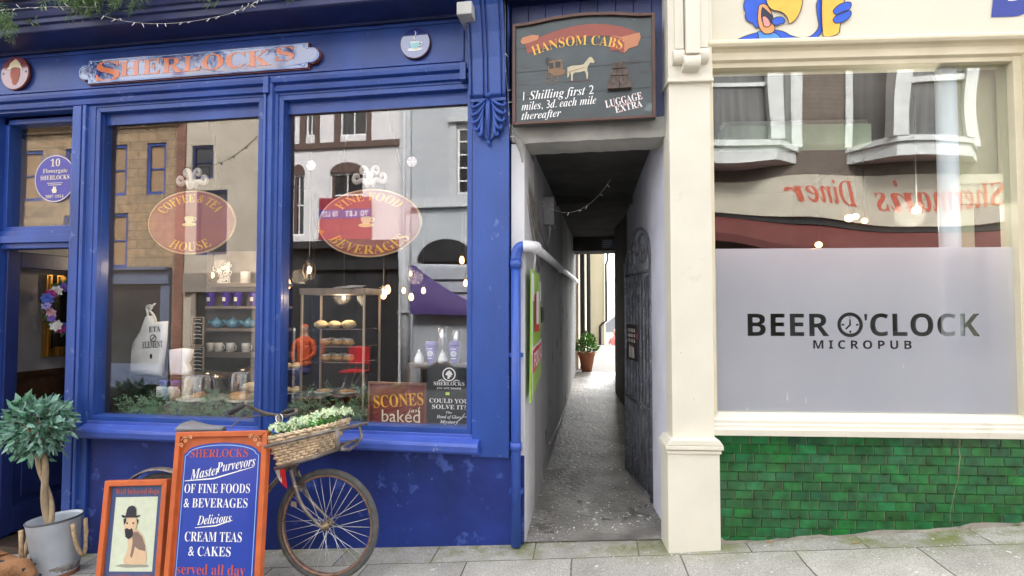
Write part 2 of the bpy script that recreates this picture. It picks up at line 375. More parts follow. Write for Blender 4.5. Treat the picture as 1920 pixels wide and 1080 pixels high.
def speckle(m, masks, col=(.74,.74,.72)):   # pale droppings, paint flecks and grit trodden into the surface
    n = m.node_tree.nodes; l = m.node_tree.links; p = n['Principled BSDF']; tc = n.new('ShaderNodeTexCoord'); src = p.inputs['Base Color'].links[0].from_socket
    for sc_, th, ms in masks:
        vo = n.new('ShaderNodeTexVoronoi'); vo.inputs['Scale'].default_value = sc_; nz = n.new('ShaderNodeTexNoise'); nz.inputs['Scale'].default_value = sc_*2.2; nz.inputs['Detail'].default_value = 4
        l.new(tc.outputs['Object'], nz.inputs[0]); ad = n.new('ShaderNodeVectorMath'); ad.operation = 'MULTIPLY_ADD'; ad.inputs[1].default_value = (.5/sc_,)*3; l.new(nz.outputs['Color'], ad.inputs[0]); l.new(tc.outputs['Object'], ad.inputs[2]); l.new(ad.outputs[0], vo.inputs['Vector'])
        sp = n.new('ShaderNodeSeparateColor'); l.new(vo.outputs['Color'], sp.inputs[0])
        sz = n.new('ShaderNodeMath'); sz.operation = 'MULTIPLY'; l.new(sp.outputs[0], sz.inputs[0]); sz.inputs[1].default_value = th
        lt = n.new('ShaderNodeMath'); lt.operation = 'LESS_THAN'; l.new(vo.outputs['Distance'], lt.inputs[0]); l.new(sz.outputs[0], lt.inputs[1])
        big = n.new('ShaderNodeTexNoise'); big.inputs['Scale'].default_value = ms; l.new(tc.outputs['Object'], big.inputs[0]); gt_ = n.new('ShaderNodeMath'); gt_.operation = 'GREATER_THAN'; gt_.inputs[1].default_value = .50; l.new(big.outputs[0], gt_.inputs[0])
        mu = n.new('ShaderNodeMath'); mu.operation = 'MULTIPLY'; l.new(lt.outputs[0], mu.inputs[0]); l.new(gt_.outputs[0], mu.inputs[1])
        mx = n.new('ShaderNodeMixRGB'); l.new(mu.outputs[0], mx.inputs[0]); l.new(src, mx.inputs[1]); mx.inputs[2].default_value = tuple(col)+(1,); src = mx.outputs[0]
    l.new(src, p.inputs['Base Color'])
M['alleyfloor'] = mat('alley_concrete', (.215,.205,.185), .5, var=.5, scale=4.5, bump=1.0, bscale=32, wear=[((.10,.095,.085),.58,2.2),((.34,.32,.28),.62,6)])
speckle(M['alleyfloor'], [(17,.24,2.5),(34,.27,3.5),(60,.28,2.0)]); speckle(M['paving'], [(21,.15,1.1),(44,.17,.9)], (.66,.66,.64))
slope_sheet('pavement', -14, 12, -1.5, 0.35, M['paving'], nx=4)
kb = MB()
for i in range(26):
    x = -14+i; kb.add([(x+.004,-1.65,ground(x)-.3),(x+.996,-1.65,ground(x+1)-.3),(x+.996,-1.5,ground(x+1)-.3),(x+.004,-1.5,ground(x)-.3),(x+.004,-1.65,ground(x)+.002),(x+.996,-1.65,ground(x+1)+.002),(x+.996,-1.5,ground(x+1)+.002),(x+.004,-1.5,ground(x)+.002)],
        [(0,3,2,1),(4,5,6,7),(0,1,5,4),(1,2,6,5),(2,3,7,6),(3,0,4,7)])
structure(kb.build('kerb', M['kerb']))
slope_sheet('road', -40, 40, -40, -1.65, M['asphalt'], dz=-.12)
# alley floor: rises gently through the passage
mb = MB(); v = []; f = []
ys = [0.02+.22*i for i in range(28)] + [6.15]
for y in ys:
    for i in range(5):
        x = -.62+1.15*i/4
        z = (ground(x)*(1-min(1, y/2)) + .07*min(1, y/2)) + .060*min(y, 6.2) + .006 + (.004*math.sin(7*x+5*y) if y > .1 else 0)
        v.append((x, y, z))
for j in range(len(ys)-1):
    for i in range(4): a = j*5+i; f.append((a, a+1, a+6, a+5))
structure(mb.add(v, f, smooth=True).build('alley_path', M['alleyfloor']))
mb = MB(); mb.add([(-30,6.0,-.3),(30,6.0,-.3),(30,13.6,-.3),(-30,13.6,-.3)], [(0,1,2,3)]); mb.add([(-1.2,13.6,.44),(3,13.6,.44),(3,90,-14),(-1.2,90,-14)], [(0,1,2,3)])
mb.add([(-.62,5.95,.436),(1.6,5.95,.436),(1.6,13.6,.436),(-.62,13.6,.436)], [(0,1,2,3)])
structure(mb.build('yard', mat('pale_yard_paving', (.055,.053,.05), .9, var=.2, scale=2)))
mb = MB(); v = []; f = []
for j in range(13):
    for i in range(31):
        x = -300+20*i; y = 90+40*j; t = j/12
        z = -14 - 8*math.sin(min(1, t*3)*math.pi) + 62*max(0, t-.25)**1.3 + 5*math.sin(x*.021+1)*t + 3*math.sin(x*.06+y*.02)*t
        v.append((x, y, z))
for j in range(12):
    for i in range(30): a = j*31+i; f.append((a, a+1, a+32, a+31))
structure(mb.add(v, f, smooth=True).build('hill', mat('far_hillside', (.20,.25,.22), .95, var=.4, scale=.06)))  # distance haze put into the pale grey-green base colour

# ================================================================== THE CAFE BUILDING
cafe = thing('cafe_building', 'deep blue painted café shopfront with two tall display windows, left of the alley', 'shop building', (-2.2, 0, -.2))
mb = MB(); mb.box(-3.87,-.588,0,.3,-.7,.57); mb.box(-.588,-.52,-.004,.028,-.5,.57)
mb.build('stall_riser', M['blue_riser'], cafe, bevel=.004)
mb = MB()   # sill: sloping top, rounded nose, drip edge
mb.prism([(.1,.575),(-.02,.575),(-.075,.585),(-.09,.60),(-.095,.635),(-.088,.655),(-.02,.675),(-.02,.70),(.1,.70)], -3.72, -.80, 'x')
mb.build('window_sill', mat('sill_paint', (.055,.105,.44), .35, var=.2, scale=4, bump=.15, bscale=40, wear=[((.25,.3,.5),.66,14)]), cafe, bevel=.004)
def window(x0, x1):
    mb = MB()
    mb.frame(x0-.03, x1+.03, .70, 2.985, .035, -.015, .09); mb.frame(x0-.005, x1+.005, .725, 2.96, .012, .015, .08)
    fr = mb.build('window_frame', M['blue'], cafe, bevel=.003)
    MB().box(x0+.006, x1-.006, .035, .052, 2.868, 2.95).build('head_board', M['blue'], fr)
    MB().box(x0, x1, .058, .064, .733, 2.955).build('pane', M['pane'], fr)
window(-3.67, -2.385); window(-2.205, -.885)
mb = MB(); mb.prism([(-3.90,.12),(-3.90,-.02),(-3.865,-.045),(-3.80,-.045),(-3.795,-.03),(-3.785,-.03),(-3.78,-.05),(-3.755,-.05),(-3.75,-.025),(-3.70,-.02),(-3.70,.12)], -.35, 3.0, 'z')
mb.build('door_post', M['blue'], cafe, bevel=.003)
mb = MB(); mb.prism([(-2.352,.12),(-2.352,-.02),(-2.335,-.035),(-2.325,-.06),(-2.305,-.065),(-2.30,-.05),(-2.285,-.05),(-2.28,-.065),(-2.26,-.06),(-2.25,-.035),(-2.236,-.02),(-2.236,.12)], .69, 3.09, 'z')
mb.build('mullion', M['blue'], cafe, bevel=.003)
mb = MB(); mb.box(-.852,-.61,-.028,.2,.56,3.5); mb.box(-.87,-.852,-.012,.1,.70,3.0)
pil = mb.build('pilaster', M['blue'], cafe, bevel=.004)
# architrave: stepped mouldings over the windows
mb = MB(); mb.prism([(.12,2.985),(-.02,2.985),(-.02,3.0),(-.045,3.005),(-.05,3.03),(-.035,3.035),(-.035,3.05),(-.065,3.06),(-.07,3.085),(-.03,3.10),(-.012,3.105),(-.012,3.13),(.12,3.13)], -5.6, -.852, 'x')
for x in (-2.295, -.905): mb.box(x-.02, x+.02, -.085, -.02, 2.985, 3.10)
mb.build('architrave', M['blue'], cafe, bevel=.002)
mb = MB(); mb.box(-5.6,-.852,0,.15,3.13,3.5); mb.frame(-5.5,-.915,3.135,3.425,.022,-.014,.0)
mb.build('fascia', M['blue'], cafe, bevel=.003)
mb = MB()
mb.prism([(0,3.43),(-.03,3.43),(-.03,3.445),(-.26,3.445),(-.275,3.45),(-.28,3.49),(-.30,3.495),(-.30,3.525),(-.315,3.53),(-.33,3.57),(-.365,3.60),(-.37,3.625),(-.39,3.63),(-.42,3.69),(-.44,3.70),(-.44,3.74),(0,3.80)], -5.6, -.865, 'x')
mb.build('cornice', M['blue_dk'], cafe, bevel=.003)
# console bracket with three rolls, and the acanthus carving under it
def scroll_profile(o): return [(0,2.84),(-.035-o,2.84),(-.075-o,2.87),(-.085-o,2.95),(-.095-o,3.1),(-.125-o,3.25),(-.175-o,3.40),(-.25-o,3.53),(-.30-o,3.62),(-.30-o,3.68),(-.26-o,3.74),(0,3.78)]
mb = MB(); mb.prism(scroll_profile(0), -.862, -.622, 'x')
for a, b in ((-.862,-.845),(-.835,-.765),(-.755,-.739),(-.729,-.650),(-.640,-.622)): mb.prism(scroll_profile(.022), a, b, 'x')
mb.build('console_bracket', M['blue'], pil, bevel=.008, seg=3)
mb = MB(); cx = -.738
mb.box(cx-.115, cx+.115, -.075, -.02, 2.835, 2.855)
mb.tube([(cx,-.05,2.86),(cx,-.092,2.80),(cx,-.080,2.70),(cx,-.06,2.62),(cx,-.05,2.575)], [.014,.017,.014,.011,.008], 8)
mb.ell((cx,-.06,2.570), .013,.014,.018); mb.ell((cx,-.085,2.868), .022,.02,.018)
body = [(cx-.075,2.835),(cx-.085,2.76),(cx-.07,2.68),(cx-.04,2.62),(cx,2.58),(cx+.04,2.62),(cx+.07,2.68),(cx+.085,2.76),(cx+.075,2.835)]; mb.prism(body, -.052, -.02)
for s in (-1, 1):
    for k, (ze, wd) in enumerate(((2.815,.110),(2.765,.112),(2.715,.104),(2.668,.086),(2.628,.060))):
        x0_ = cx+s*(.016+.004*k); zt = 2.845-.012*k
        P = bez([(x0_,-.070,zt),(x0_+s*.012,-.085,ze+.03),(cx+s*wd*.6,-.085,ze-.022),(cx+s*wd*.9,-.075,ze-.016),(cx+s*wd*1.02,-.07,ze-.010),(cx+s*wd*1.06,-.066,ze+.016),(cx+s*wd*.86,-.066,ze+.012)], 7); n = len(P)
        mb.tube(P, [.004+.0085*math.sin(math.pi*(.12+.8*i/(n-1))) for i in range(n)], 7)
mb.build('acanthus_carving', M['blue'], pil)
# entrance: transom light, open half-glazed door standing inwards
mb = MB(); mb.box(-5.0,-4.60,.0,.2,-.5,3.0); mb.box(-4.60,-3.87,.06,.17,1.965,2.005); mb.box(-4.60,-3.87,.03,.18,2.005,2.06); mb.box(-4.60,-3.87,.05,.17,2.06,2.10)
mb.frame(-4.60,-3.87,2.10,3.0,.035,.07,.17); mb.box(-4.60,-3.87,.07,.17,2.93,3.0)
tf = mb.build('door_frame', M['blue'], cafe, bevel=.003)
MB().box(-4.565,-3.905,.118,.124,2.135,2.93).build('transom_pane', M['pane'], tf)
dx = -4.575
mb = MB()
for a, b, c, d in ((.10,.20,-.24,1.955),(.74,.84,-.24,1.955),(.20,.74,1.83,1.955),(.20,.74,-.24,-.04),(.20,.74,.62,.76)): mb.box(dx-.045, dx, a, b, c, d)
mb.box(dx-.032, dx-.012, .20, .74, -.04, .62)
mb.prism([(.26,.02),(.68,.02),(.68,.56),(.26,.56)], dx-.012, dx-.002, 'x')
door = mb.build('door', M['navy'], cafe, bevel=.008)
MB().box(dx-.025, dx-.02, .20, .74, .76, 1.83).build('door_pane', M['clear'], door)
mb = MB(); mb.tube([(dx,.78,.9),(dx+.05,.78,.9)], .009); mb.ell((dx+.06,.78,.9), .02,.026,.026)
mb.build('door_handle', mat('brass', (.6,.4,.12), .3, .9, var=.1), door)
# rooms behind
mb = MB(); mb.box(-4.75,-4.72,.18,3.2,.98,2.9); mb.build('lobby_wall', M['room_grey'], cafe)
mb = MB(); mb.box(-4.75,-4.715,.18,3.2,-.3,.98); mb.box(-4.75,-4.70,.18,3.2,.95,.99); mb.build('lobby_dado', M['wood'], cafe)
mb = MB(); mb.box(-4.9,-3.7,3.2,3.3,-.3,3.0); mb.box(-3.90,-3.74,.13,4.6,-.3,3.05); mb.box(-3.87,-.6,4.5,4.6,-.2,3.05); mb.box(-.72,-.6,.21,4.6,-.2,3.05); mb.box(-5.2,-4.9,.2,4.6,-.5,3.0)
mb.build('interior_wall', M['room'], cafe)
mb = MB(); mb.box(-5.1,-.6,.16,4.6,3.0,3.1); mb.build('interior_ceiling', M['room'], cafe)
mb = MB(); mb.box(-3.87,-.6,.3,4.6,.0,.05); mb.box(-4.9,-3.87,.02,3.2,-.33,-.262); mb.build('interior_floor', mat('dark_floor', (.05,.035,.025), .4, var=.3), cafe)
mb = MB(); mb.box(-3.74,-.72,.30,.60,.05,.66); mb.box(-3.74,-.72,.10,.62,.66,.70); mb.build('display_shelf', M['wood'], cafe, bevel=.004)
# upper storeys and the part that spans the alley
mb = MB(); mb.box(-14,.42,.1,9,3.80,9.2); mb.box(-14,-5.6,0,.3,-2,3.8); mb.box(-14,-5.0,.3,9,-2,3.8); mb.box(-5.6,-5.0,0,.3,-1,3.0); mb.box(-14,-.52,4.7,6.4,-1,3.8)
mb.build('upper_wall', brick('cafe_brick', (.26,.10,.06), (.32,.13,.08), (.3,.28,.25), .22, .075), cafe)
mb = MB(); mb.box(-.585,-.515,.03,.50,-.2,2.57); mb.box(-.60,-.515,.0,.03,.575,2.57)  # whitewash runs past the jamb, painting light onto the wall's front stretch
mb.build('lit_alley_jamb', M['render_w'], cafe)
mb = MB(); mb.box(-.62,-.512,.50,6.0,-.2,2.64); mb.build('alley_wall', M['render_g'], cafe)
mb = MB(); bot = [(-.60,2.585)]
for i in range(1, 24): bot.append((-.60+.98*i/24, 2.572+.004*math.sin(i*1.7)*random.random()-.004*(i % 7 == 2)))
mb.prism(bot+[(.38,2.575),(.38,2.70),(-.60,2.70)], .0, .28)
mb.build('lintel', M['conc'], cafe, bevel=.003)
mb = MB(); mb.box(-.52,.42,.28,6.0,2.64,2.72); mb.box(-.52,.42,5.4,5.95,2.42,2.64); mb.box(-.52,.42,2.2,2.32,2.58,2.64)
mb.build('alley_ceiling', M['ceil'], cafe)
mb = MB(); 
for k in range(9): mb.box(-.60+k*.112, -.60+k*.112+.11, .01, .1, 2.69, 3.62)
mb.box(-.62,.40,-.10,.1,3.48,3.56); mb.box(-.62,.40,-.16,.1,3.565,3.80)
mb.build('boarded_fascia', M['blue_dk'], cafe, bevel=.003)

# ================================================================== THE PUB
PUB = Vector((.62, -.05, 0)); PA = R(6)
pub = thing('pub_building', 'cream painted pub front with green tiles under one large window, right of the alley', 'pub building', PUB, (0,0,PA))
L_ = dict(parent=pub, local=True)
mb = MB(); z = .7575; row = 0
while z > .02:
    off = (0, .052, .016, .085, .031, .074, .01, .06)[row % 8]; u = -.108+off
    while u < 2.4:
        a, b = max(u, .005), u+.1065
        if b > .02:
            t = random.uniform(.75, 1.35); g = random.uniform(.85,1.2); q = random.uniform(-.0006,.0006)
            c = (t*random.uniform(.6,1.5), t*g, t*random.uniform(.7,1.3), 1)
            x0, x1, z0, z1 = a+.0012, b-.0012, z-.0523, z; e = .004; y0, y1 = -.001, -.0065+q
            mb.add([(x0,y0,z0),(x1,y0,z0),(x1,y0,z1),(x0,y0,z1),(x0+e,y1,z0+e),(x1-e,y1+q,z0+e),(x1-e,y1,z1-e),(x0+e,y1-q,z1-e)], [(4,5,6,7),(0,1,5,4),(1,2,6,5),(2,3,7,6),(3,0,4,7)], 0, False, c)
        u += .108
    z -= .0535; row += 1
tw = MB().box(.0,2.4,.0,.2,-.3,.757).build('tile_backing', mat('tile_grout', (.20,.17,.12), .9, var=.3), **L_)
def tile_mat():
    m = mat('green_glazed_tile', (.008,.095,.024), .16, var=.5, scale=16, coat=.35, tint=True, bump=.12, bscale=35, wear=[((.4,.42,.38),.775,40)])
    return m
mb.build('glazed_tiles', tile_mat(), parent=tw, local=True, recalc=False)
mb = MB(); pts = [(1.392,.757),(1.388,.70),(1.394,.65),(1.386,.60),(1.380,.52),(1.36,.46),(1.345,.40),(1.33,.33),(1.328,.27)]
mb.stroke(pts, [.002,.003,.005,.004,.002,.003,.003,.002,.002], -.0085); mb.build('crack', mat('crack_filler', (.3,.25,.17), .9), parent=tw, local=True)
mb = MB(); top = [(0,.19)]
for i in range(1, 40):
    u = 2.4*i/40; top.append((u, .115+.087*u+.012+.006*math.sin(i*.9)+.012*random.random()+(.028 if 23 < i < 28 else 0)*random.uniform(.5,1)))
mb.prism([(0,-.2),(2.4,-.2)]+top[::-1], -.014, .0); 
mb.build('cement_skirting', mat('old_cement', (.30,.275,.235), .95, var=.35, scale=7, bump=.8, bscale=30, wear=[((.10,.12,.05),.6,5)]), parent=tw, local=True)
mb = MB(); mb.prism([(.08,.762),(-.045,.762),(-.05,.80),(-.035,.806),(-.035,.825),(-.028,.83),(-.028,.85),(-.015,.862),(.0,.89),(.08,.89)], -.02, 2.4, 'x'); mb.build('window_sill', M['cream'], bevel=.003, **L_)
mb = MB(); mb.box(-.02,.022,-.02,.12,.885,3.0); mb.box(-.02,.008,-.035,.0,.885,3.0); mb.box(1.752,1.80,-.015,.12,.885,3.0); mb.box(1.80,2.15,-.05,.12,.885,2.62); mb.box(1.80,2.15,-.10,.1,2.62,3.1)
mb.prism([(.12,2.958),(-.01,2.958),(-.012,2.985),(-.035,2.995),(-.035,3.04),(-.05,3.055),(-.075,3.06),(-.085,3.075),(-.085,3.09),(-.07,3.105),(.0,3.11),(.12,3.11)], -.02, 2.4, 'x')
wf = mb.build('window_frame', mat('aged_cream_paint', (.71,.64,.47), .45, var=.07, scale=5, wear=[((.45,.38,.26),.70,11)]), bevel=.003, **L_)
pp = MB().box(.022,1.752,.035,.041,.89,2.958).build('pane', glass('pub_glass', .12, (.92,.95,.94), .026, .8), parent=wf, local=True)
def film_mat():
    m = bpy.data.materials.new('frosted_film'); m.use_nodes = True; n = m.node_tree.nodes; l = m.node_tree.links; n.remove(n['Principled BSDF']); o = n['Material Output']
    d = n.new('ShaderNodeBsdfDiffuse'); fz = n.new('ShaderNodeTexNoise'); fz.inputs['Scale'].default_value = 1.6; fz.inputs['Detail'].default_value = 5; ft = n.new('ShaderNodeTexCoord'); l.new(ft.outputs['Object'], fz.inputs[0]); fr_ = n.new('ShaderNodeValToRGB'); fr_.color_ramp.elements[0].position = .32; fr_.color_ramp.elements[1].position = .70; fr_.color_ramp.elements[0].color = (.70,.73,.83,1); fr_.color_ramp.elements[1].color = (.86,.88,.95,1); l.new(fz.outputs[0], fr_.inputs[0]); l.new(fr_.outputs[0], d.inputs[0]); t = n.new('ShaderNodeBsdfTranslucent'); t.inputs[0].default_value = (.75,.77,.85,1)
    r_ = n.new('ShaderNodeBsdfRefraction'); r_.inputs['Roughness'].default_value = .30; r_.inputs['IOR'].default_value = 1.03; r_.inputs[0].default_value = (.9,.9,.95,1)
    a = n.new('ShaderNodeMixShader'); a.inputs[0].default_value = .25; l.new(d.outputs[0], a.inputs[1]); l.new(t.outputs[0], a.inputs[2])
    b = n.new('ShaderNodeMixShader'); b.inputs[0].default_value = .40; l.new(a.outputs[0], b.inputs[1]); l.new(r_.outputs[0], b.inputs[2])
    g = n.new('ShaderNodeBsdfGlossy'); g.inputs['Roughness'].default_value = .22; g.inputs[0].default_value = (.88,.9,1,1); cx_ = n.new('ShaderNodeMixShader'); cx_.inputs[0].default_value = .30; l.new(b.outputs[0], cx_.inputs[1]); l.new(g.outputs[0], cx_.inputs[2]); l.new(cx_.outputs[0], o.inputs[0]); return m
def pubz(px, py, off=0.0):                # local (u, z) of the pub front seen at a pixel
    d = FW*F_PX + RT*(px-960) + UP*(540-py); n_ = Vector((math.sin(PA), -math.cos(PA), 0)); t = ((PUB+n_*off-CAM).dot(n_))/d.dot(n_); P = CAM+d*t
    return (P-PUB).dot(Vector((math.cos(PA), math.sin(PA), 0))), P.z
# the film is one sheet with the lettering really cut out of it
yl = .0325
def font_loops(s_, st, off, mapper):
    c = bpy.data.curves.new('cut', 'FONT'); c.body = uni(s_, st); c.offset = off; o = bpy.data.objects.new('cut', c); COL.objects.link(o); bpy.context.view_layer.update()
    cu = o.to_curve(bpy.context.evaluated_depsgraph_get()); L = [[(p.handle_left.copy(), p.co.copy(), p.handle_right.copy()) for p in sp.bezier_points] for sp in cu.splines]
    o.to_curve_clear(); bpy.data.objects.remove(o); bpy.data.curves.remove(c)
    xs = [q[1].x for l in L for q in l]; x0, x1 = min(xs), max(xs); return [[tuple(mapper((v.x-x0)/(x1-x0), v.y/.70) for v in q) for q in l] for l in L]
def pxmap(px0, px1, pyb, pyt):
    a, b = pubz(px0, pyb, -yl), pubz(px1, pyt, -yl); c = pubz((px0+px1)/2, pyb, -yl)
    return lambda u, v: Vector((a[0]+(b[0]-a[0])*u, c[1]+(b[1]-c[1])*v, 0))
def ploop(pts): return [(Vector((x, z, 0)),)*3 for x, z in pts]
loops = [ploop([(.022,.892),(1.752,.892),(1.752,1.866),(.022,1.866)])]
loops += font_loops('BEER', 'sans', .04, pxmap(1402,1554,630,589)) + font_loops('CLOCK', 'sans', .04, pxmap(1632,1836,630,589)) + font_loops('M I C R O P U B', 'sans', -.012, pxmap(1525,1709,654,639))
cc = pubz(1594, 609, -yl); r1 = (pubz(1618, 609, -yl)[0]-pubz(1570, 609, -yl)[0])/2
loops += [ploop(circ(cc[0], cc[1], r1, n=48)), ploop(circ(cc[0], cc[1], r1*.72, n=48))]
for a in range(4):
    ca, sa = math.cos(a*math.pi/2), math.sin(a*math.pi/2); loops.append(ploop([(cc[0]+r1*(d*ca-e*sa), cc[1]+r1*(d*sa+e*ca)) for d, e in ((.46,-.07),(.66,-.07),(.66,.07),(.46,.07))]))
loops.append(ploop([(cc[0]+r1*d, cc[1]+r1*e) for d, e in ((-.05,.60),(-.07,.02),(-.40,-.30),(-.31,-.40),(.05,-.06),(.07,.02),(.05,.60))]))
q = pubz(1623, 592, -yl); loops.append(ploop([(q[0]-.008,q[1]+.01),(q[0]+.010,q[1]+.01),(q[0]+.006,q[1]-.028),(q[0]-.005,q[1]-.028)]))
c = bpy.data.curves.new('film', 'CURVE'); c.dimensions = '2D'; c.fill_mode = 'BOTH'; c.resolution_u = 4
for l in loops:
    sp = c.splines.new('BEZIER'); sp.bezier_points.add(len(l)-1); sp.use_cyclic_u = True
    for p, (hl, co, hr) in zip(sp.bezier_points, l): p.handle_left_type = p.handle_right_type = 'FREE'; p.co = co; p.handle_left = hl; p.handle_right = hr
o = bpy.data.objects.new('film', c); COL.objects.link(o); bpy.context.view_layer.update(); me = bpy.data.meshes.new_from_object(o.evaluated_get(bpy.context.evaluated_depsgraph_get()))
mb = MB(); mb.add([(v.co.x, yl, v.co.y) for v in me.vertices], [tuple(p.vertices) for p in me.polygons]); bpy.data.objects.remove(o); bpy.data.curves.remove(c); bpy.data.meshes.remove(me)
film = mb.build('frosted_film', film_mat(), parent=pp, local=True)
DROP = mat('dropping', (.72,.72,.68), .8)
for a_, b_, h_ in ((1480,752,16),(1515,757,12),(1404,770,5),(1700,690,6)):
    q = pubz(a_, b_); mb = MB(); mb.flat([(q[0]-.004,q[1]),(q[0]+.005,q[1]-.002),(q[0]+.003,q[1]+h_*.0028),(q[0]-.001,q[1]+h_*.0031)], .0295); mb.build('bird_dropping', DROP, parent=pp, local=True)
# pilaster, its base and the console above
mb = MB(); mb.box(-.248,-.006,-.055,.12,.70,2.86); pl = mb.build('pilaster', M['cream'], bevel=.004, **L_)
mb = MB(); mb.box(-.285,.012,-.09,.12,-.12,.665); mb.box(-.292,.02,-.10,.1,.665,.685); mb.box(-.30,.03,-.112,.1,.69,.715)
mb.prism([(-.30,.715),(.03,.715),(.005,.75),(-.27,.75)], -.112, .1); mb.build('pilaster_base', M['cream'], parent=pl, local=True, bevel=.005)
mb = MB(); mb.box(-.262,.008,-.085,.12,2.852,2.872); mb.box(-.255,.002,-.075,.12,2.872,3.55)
for a, b, p_, zb in ((-.222,-.172,.03,3.035),(-.165,-.085,.06,2.995),(-.078,-.03,.03,3.04)):
    mb.box(a, b, -.075-p_-.012, -.07, zb, 3.55)
    mb.prism([(-.07,zb-.002)]+[(-.075-p_*.5-.0-.03*math.cos(t)-.01, zb-.04-.042*math.sin(t)) for t in [R(x) for x in range(-80, 95, 20)]]+[(-.07,zb-.085)], a-.012, b+.004, 'x')
mb.build('console_bracket', M['cream'], parent=pl, local=True, bevel=.003)
mb = MB(); mb.box(-.01,2.4,-.0,.15,3.108,3.9); fas = mb.build('fascia', M['cream_fas'], bevel=.003, **L_)
mb = MB(); a = pubz(1860, 28); b = pubz(1920, -60); text(mb, 'B', 'sans', (a[0]+b[0])/2+.02, a[1], .36, .24, -.003, off=.03, warp=lambda u, q: (u+.12*q, q)); mb.build('fascia_lettering', paint('blue_lettering', (.02,.045,.30)), parent=fas, local=True)
# parrot emblem painted on the fascia (only its lower half is in view)
mb = MB()
def pz(*pts): return [pubz(x, y) for x, y in pts]
def inked(pts, m, y=-.003, o=1.6):
    c = Vector((sum(p[0] for p in pts)/len(pts), sum(p[1] for p in pts)/len(pts)))
    mb.flat(pts, y, m); mb.stroke(pts, .005, y-.0006, 5, closed=True)
def curve(*p): return [(q[0], q[1]) for q in bez(p, 7)][:-1]
inked(pz(*curve((1362,86),(1385,72),(1400,66),(1418,62),(1440,54),(1465,54),(1480,66),(1500,74),(1512,72),(1520,68),(1535,58),(1536,48),(1534,40),(1530,20),(1526,0),(1540,-6),(1555,-4),(1556,10),(1546,24),(1548,40),(1545,62),(1525,78),(1500,84),(1470,88),(1410,87),(1362,86))), 0)
inked(pz(*curve((1420,60),(1440,56),(1462,60),(1468,80),(1450,88),(1430,86),(1418,80),(1416,70),(1420,60))), 1, -.0045)
inked(pz(*curve((1400,-10),(1392,8),(1392,18),(1398,24),(1394,34),(1400,44),(1410,44),(1416,56),(1424,58),(1428,40),(1440,10),(1450,-10),(1430,-16),(1410,-16),(1400,-10))), 0, -.006)
inked(pz(*curve((1422,12),(1418,34),(1418,54),(1432,64),(1444,66),(1452,62),(1452,54),(1450,40),(1448,26),(1440,14),(1436,8),(1428,6),(1422,12))), 2, -.0075)
inked(pz(*curve((1428,14),(1424,32),(1428,48),(1438,52),(1446,50),(1448,40),(1446,24),(1436,12),(1428,14))), 5, -.0085)
inked(pz(*curve((1428,34),(1432,28),(1440,34),(1444,46),(1442,54),(1434,54),(1428,48),(1428,34))), 3, -.0095)
inked(pz(*curve((1436,-14),(1432,6),(1440,22),(1456,22),(1470,24),(1476,34),(1478,46),(1490,44),(1502,26),(1504,0),(1498,-14),(1480,-20),(1450,-20),(1436,-14))), 4, -.0105)
inked(pz(*curve((1446,40),(1450,34),(1458,32),(1466,34),(1474,40),(1470,48),(1462,46),(1456,52),(1446,50),(1446,40))), 0, -.0115)
inked(pz(*curve((1540,-12),(1538,30),(1540,56),(1542,70),(1552,72),(1566,70),(1572,62),(1576,30),(1582,-2),(1584,-12),(1566,-16),(1550,-14),(1540,-12))), 4, -.0105)
for dy in (0, 16): inked(pz(*curve((1560,22+dy),(1568,10+dy),(1582,4+dy),(1592,6+dy),(1598,10+dy),(1592,22+dy),(1580,26+dy),(1572,30+dy),(1560,32+dy),(1560,22+dy))), 0, -.012)
mb.build('parrot_emblem', [paint('parrot_blue', (.02,.10,.62)), paint('parrot_light_blue', (.08,.28,.75)), paint('parrot_lip', (.85,.35,.12)), paint('parrot_tongue', (.85,.30,.28)), paint('parrot_beak', (.88,.48,.07)), paint('ink_outline', (.015,.02,.05))], parent=fas, local=True, recalc=False)
# pub side wall along the alley, upper storey, room
mb = MB(); MAT['pub_side'] = Matrix()
mb.prism([(.395,-.03),(.318,.52),(.29,1.4),(.26,2.6),(.21,6.0),(.62,6.0),(.62,.1),(.50,-.05)], -.2, 3.1, 'z'); mb.build('alley_side_wall', M['lav'], pub)
mb = MB(); mb.box(-.20,3.6,.1,7,3.9,9.0); mb.box(2.4,7,0,.3,-.5,3.9); mb.build('upper_wall', M['cream_fas'], **L_)
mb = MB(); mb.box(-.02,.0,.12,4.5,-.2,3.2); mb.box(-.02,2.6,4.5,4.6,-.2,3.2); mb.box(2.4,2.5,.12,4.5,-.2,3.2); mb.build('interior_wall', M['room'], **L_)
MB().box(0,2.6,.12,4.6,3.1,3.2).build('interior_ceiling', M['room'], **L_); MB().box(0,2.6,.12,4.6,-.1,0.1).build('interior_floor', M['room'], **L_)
mb = MB(); mb.lathe([(.055,.1),(.055,2.98)], (1.45,.105,0), 24); mb.build('interior_pillar', mat('white_pillar_paint', (.86,.86,.92), .5, var=.04), **L_)
mb = MB(); mb.box(1.52,1.62,.14,.22,.1,2.14); mb.box(1.52,2.2,.12,.22,2.14,2.2); mb.box(1.52,2.2,.13,.22,2.2,2.26); mb.box(1.52,2.2,.11,.22,2.26,2.32); mb.box(1.52,2.2,.15,.22,2.32,3.1); mb.build('interior_partition', mat('interior_cream', (.66,.62,.44), .6, var=.05), bevel=.004, **L_)

